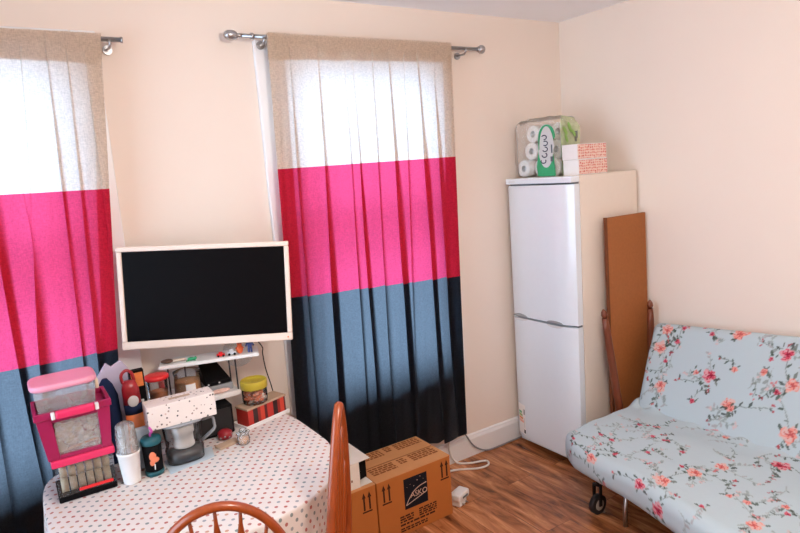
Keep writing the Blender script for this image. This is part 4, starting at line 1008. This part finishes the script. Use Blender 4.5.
def lattice(nx, ny, nz):
    idx = {}; L = []; F = []
    def g(t):
        if t not in idx: idx[t] = len(L); L.append(t)
        return idx[t]
    for i in range(nx):
        for j in range(ny):
            F.append((g((i,j,0)),g((i,j+1,0)),g((i+1,j+1,0)),g((i+1,j,0)))); F.append((g((i,j,nz)),g((i+1,j,nz)),g((i+1,j+1,nz)),g((i,j+1,nz))))
    for i in range(nx):
        for k in range(nz):
            F.append((g((i,0,k)),g((i+1,0,k)),g((i+1,0,k+1)),g((i,0,k+1)))); F.append((g((i,ny,k)),g((i,ny,k+1)),g((i+1,ny,k+1)),g((i+1,ny,k))))
    for j in range(ny):
        for k in range(nz):
            F.append((g((0,j,k)),g((0,j,k+1)),g((0,j+1,k+1)),g((0,j+1,k)))); F.append((g((nx,j,k)),g((nx,j+1,k)),g((nx,j+1,k+1)),g((nx,j,k+1))))
    return np.array(L, float)/np.array([nx,ny,nz]), np.array(F)
def rounded(p, size, r):
    p = p*np.array(size); lo = np.array([r]*3); hi = np.array(size)-r
    q = np.clip(p, lo, hi); d = p-q; n = np.linalg.norm(d, axis=1, keepdims=True); n[n == 0] = 1
    out = np.where(np.linalg.norm(d, axis=1, keepdims=True) > 0, q+d/n*r, p); return out
def npmesh(name, V, F, col, parent):
    me = bpy.data.meshes.new(name); inv = np.array(ROOT[parent.name].inverted()); V = V @ inv[:3,:3].T+inv[:3,3]
    me.vertices.add(len(V)); me.vertices.foreach_set('co', V.ravel()); me.loops.add(F.size); me.loops.foreach_set('vertex_index', F.ravel().astype(np.int32))
    me.polygons.add(len(F)); me.polygons.foreach_set('loop_start', np.arange(0, F.size, 4, dtype=np.int32)); me.polygons.foreach_set('loop_total', np.full(len(F), 4, dtype=np.int32))
    me.update(calc_edges=True); me.polygons.foreach_set('use_smooth', np.ones(len(F), bool))
    ca = me.color_attributes.new('Print', 'FLOAT_COLOR', 'POINT'); ca.data.foreach_set('color', np.concatenate([col, np.ones((len(V),1))], 1).ravel())
    me.materials.append(M['floral']); o = bpy.data.objects.new(name, me); COL.objects.link(o); o.parent = parent; ROOT[o.name] = ROOT[parent.name]
    return o
SO = thing('sofa_bed', 'sofa bed with a pale blue floral cover against the right wall', 'sofa', (-.60,-1.75,0))
LS = 1.9; TS = .155
g = .0052
P, F = lattice(int(LS/g/1.0), int(.9/g), 22)
R3 = rounded(P, (LS,.9,TS), .06)
py, px, pz = R3[:,0], R3[:,1], R3[:,2]
Y = -.785-py
xf = -1.0+.2*(Y+.82)-.01*np.sin(py*9); xb = -.21
# round the plan corner at the far front
cr = np.clip(1-py/.14, 0, 1)*np.clip(1-px/.18, 0, 1)
X = xf+(xb-xf)*px/.9+.05*cr
wr = np.array([noise.noise(Vector((a*4, b*5, 0))) for a, b in zip(py[::1], px[::1])])
Z = .262+pz+np.where(pz > TS*.5, .010*wr+.012*np.sin(PI*np.clip(px/.9,0,1))-.0, 0)-.018*np.clip(px-.55,0,1)
# bunched cloth near the crease
Z += np.where(pz > TS*.5, .030*np.exp(-((px-.80)/.09)**2)+.016*np.exp(-((px-.74)/.06)**2)*np.sin(py*38+wr*4)*np.exp(-py*1.2), 0)
vv = np.where(px < .06, px-(TS-pz)*.85, px)
col = paint(np.stack([py, vv], 1), SEATF, 3)
npmesh('seat_mattress', np.stack([X,Y,Z], 1), F[:, ::-1], col, SO)
HB = .545
P, F = lattice(int(LS/g), int(HB/g), 18)
R3 = rounded(P, (LS,HB,.115), .05)
py, pt, pn = R3[:,0], R3[:,1], R3[:,2]
Y = -.785-py; k = np.clip(py*2/LS, 0, 1)
B = np.stack([-.40-.03*k, Y, np.full_like(Y, .39)], 1); T = np.stack([-.135-.02*k, Y, .882+.075*k], 1)
up = T-B; Ln = np.linalg.norm(up, axis=1, keepdims=True); upn = up/Ln; nr = np.stack([upn[:,2], 0*k, -upn[:,0]], 1)   # towards the wall
wr = np.array([noise.noise(Vector((a*4, b*5, 7))) for a, b in zip(py, pt)])
# far side edge leans as in a slumped cushion
Y2 = Y-.05*(1-pt/HB)*np.clip(1-py/.4, 0, 1)
pos = B+up*(pt/HB)[:,None]+nr*(pn+np.where(pn < .05, .008*wr, 0))[:,None]; pos[:,1] = Y2
pos[:,0] = np.minimum(pos[:,0], -.022)
col = paint(np.stack([py, pt], 1), BACKF, 5)
npmesh('back_mattress', pos, F, col, SO)
# metal underframe
fm = MB()
obj('frame_rail', MB().tube([(-.80,-.95,.245),(-.80,-2.65,.245)], .015, 10), M['dsteel'], SO); obj('frame_rail', MB().tube([(-.30,-.95,.245),(-.30,-2.65,.245)], .015, 10), M['dsteel'], SO)
for y in (-1.0,-1.8,-2.6): obj('frame_crossbar', MB().tube([(-.84,y,.245),(-.26,y,.245)], .014, 10), M['dsteel'], SO)
for y in (-.975,-2.55):
    m = MB().tube([(-.900,y-.014,.055),(-.900,y+.014,.055)], .053, 24); cw = obj('castor_wheel', m, M['rubber'], SO)
    obj('wheel_hub', MB().tube([(-.900,y-.0165,.055),(-.900,y+.0165,.055)], .030, 20), M['hub'], cw)
    obj('castor_fork', MB().box((-.910,y-.024,.05),(-.890,y-.018,.16)).box((-.910,y+.018,.05),(-.890,y+.024,.16)).box((-.910,y-.024,.16),(-.890,y+.024,.168)).tube([(-.900,y,.168),(-.84,y,.245)], .010, 8), M['dsteel'], SO)
for x, y in ((-.89,-1.14),(-.89,-2.42),(-.20,-1.1),(-.20,-2.5)):
    obj('leg', MB().tube([(x,y,0),(x,y,.10),(x+(.07 if x < -.5 else -.05),y+.03,.245)], .011, 10), M['chrome'], SO)

# ------------------------------------------------------------------ light
w = bpy.data.worlds.new('daylight'); S.world = w; w.use_nodes = True
bg = w.node_tree.nodes['Background']; bg.inputs[0].default_value = (.62,.82,1,1); bg.inputs[1].default_value = 7.5
def lamp(name, loc, power, col, size):
    l = bpy.data.lights.new(name, 'POINT'); l.energy = power; l.color = col; l.shadow_soft_size = size
    o = bpy.data.objects.new(name, l); COL.objects.link(o); o.location = loc
lamp('ceiling_lamp', (-2.3,-2.5,2.45), 78, (1,.88,.78), .16)

# ------------------------------------------------------------------ camera
cam = bpy.data.cameras.new('camera'); co = bpy.data.objects.new('camera', cam); COL.objects.link(co); S.camera = co
a = (.8333214937,-.5479799815,-.0727545735); b = (.1441232551,.0883121369,.9856112082); c = (.5336700998,.8318166303,-.1525690605)
co.matrix_world = Matrix(((a[0],b[0],-c[0],-3.35161),(a[1],b[1],-c[1],-3.01831),(a[2],b[2],-c[2],1.88301),(0,0,0,1)))
cam.sensor_width = 36; cam.lens = 615.086/800*36; cam.clip_start = .02
S.view_settings.view_transform = 'Standard'; S.view_settings.look = 'None'; S.view_settings.exposure = 0; S.view_settings.gamma = 1
S.view_settings.use_curve_mapping = False
S.cycles.max_bounces = 10; S.cycles.transparent_max_bounces = 16; S.cycles.diffuse_bounces = 6; S.cycles.caustics_reflective = False; S.cycles.caustics_refractive = False
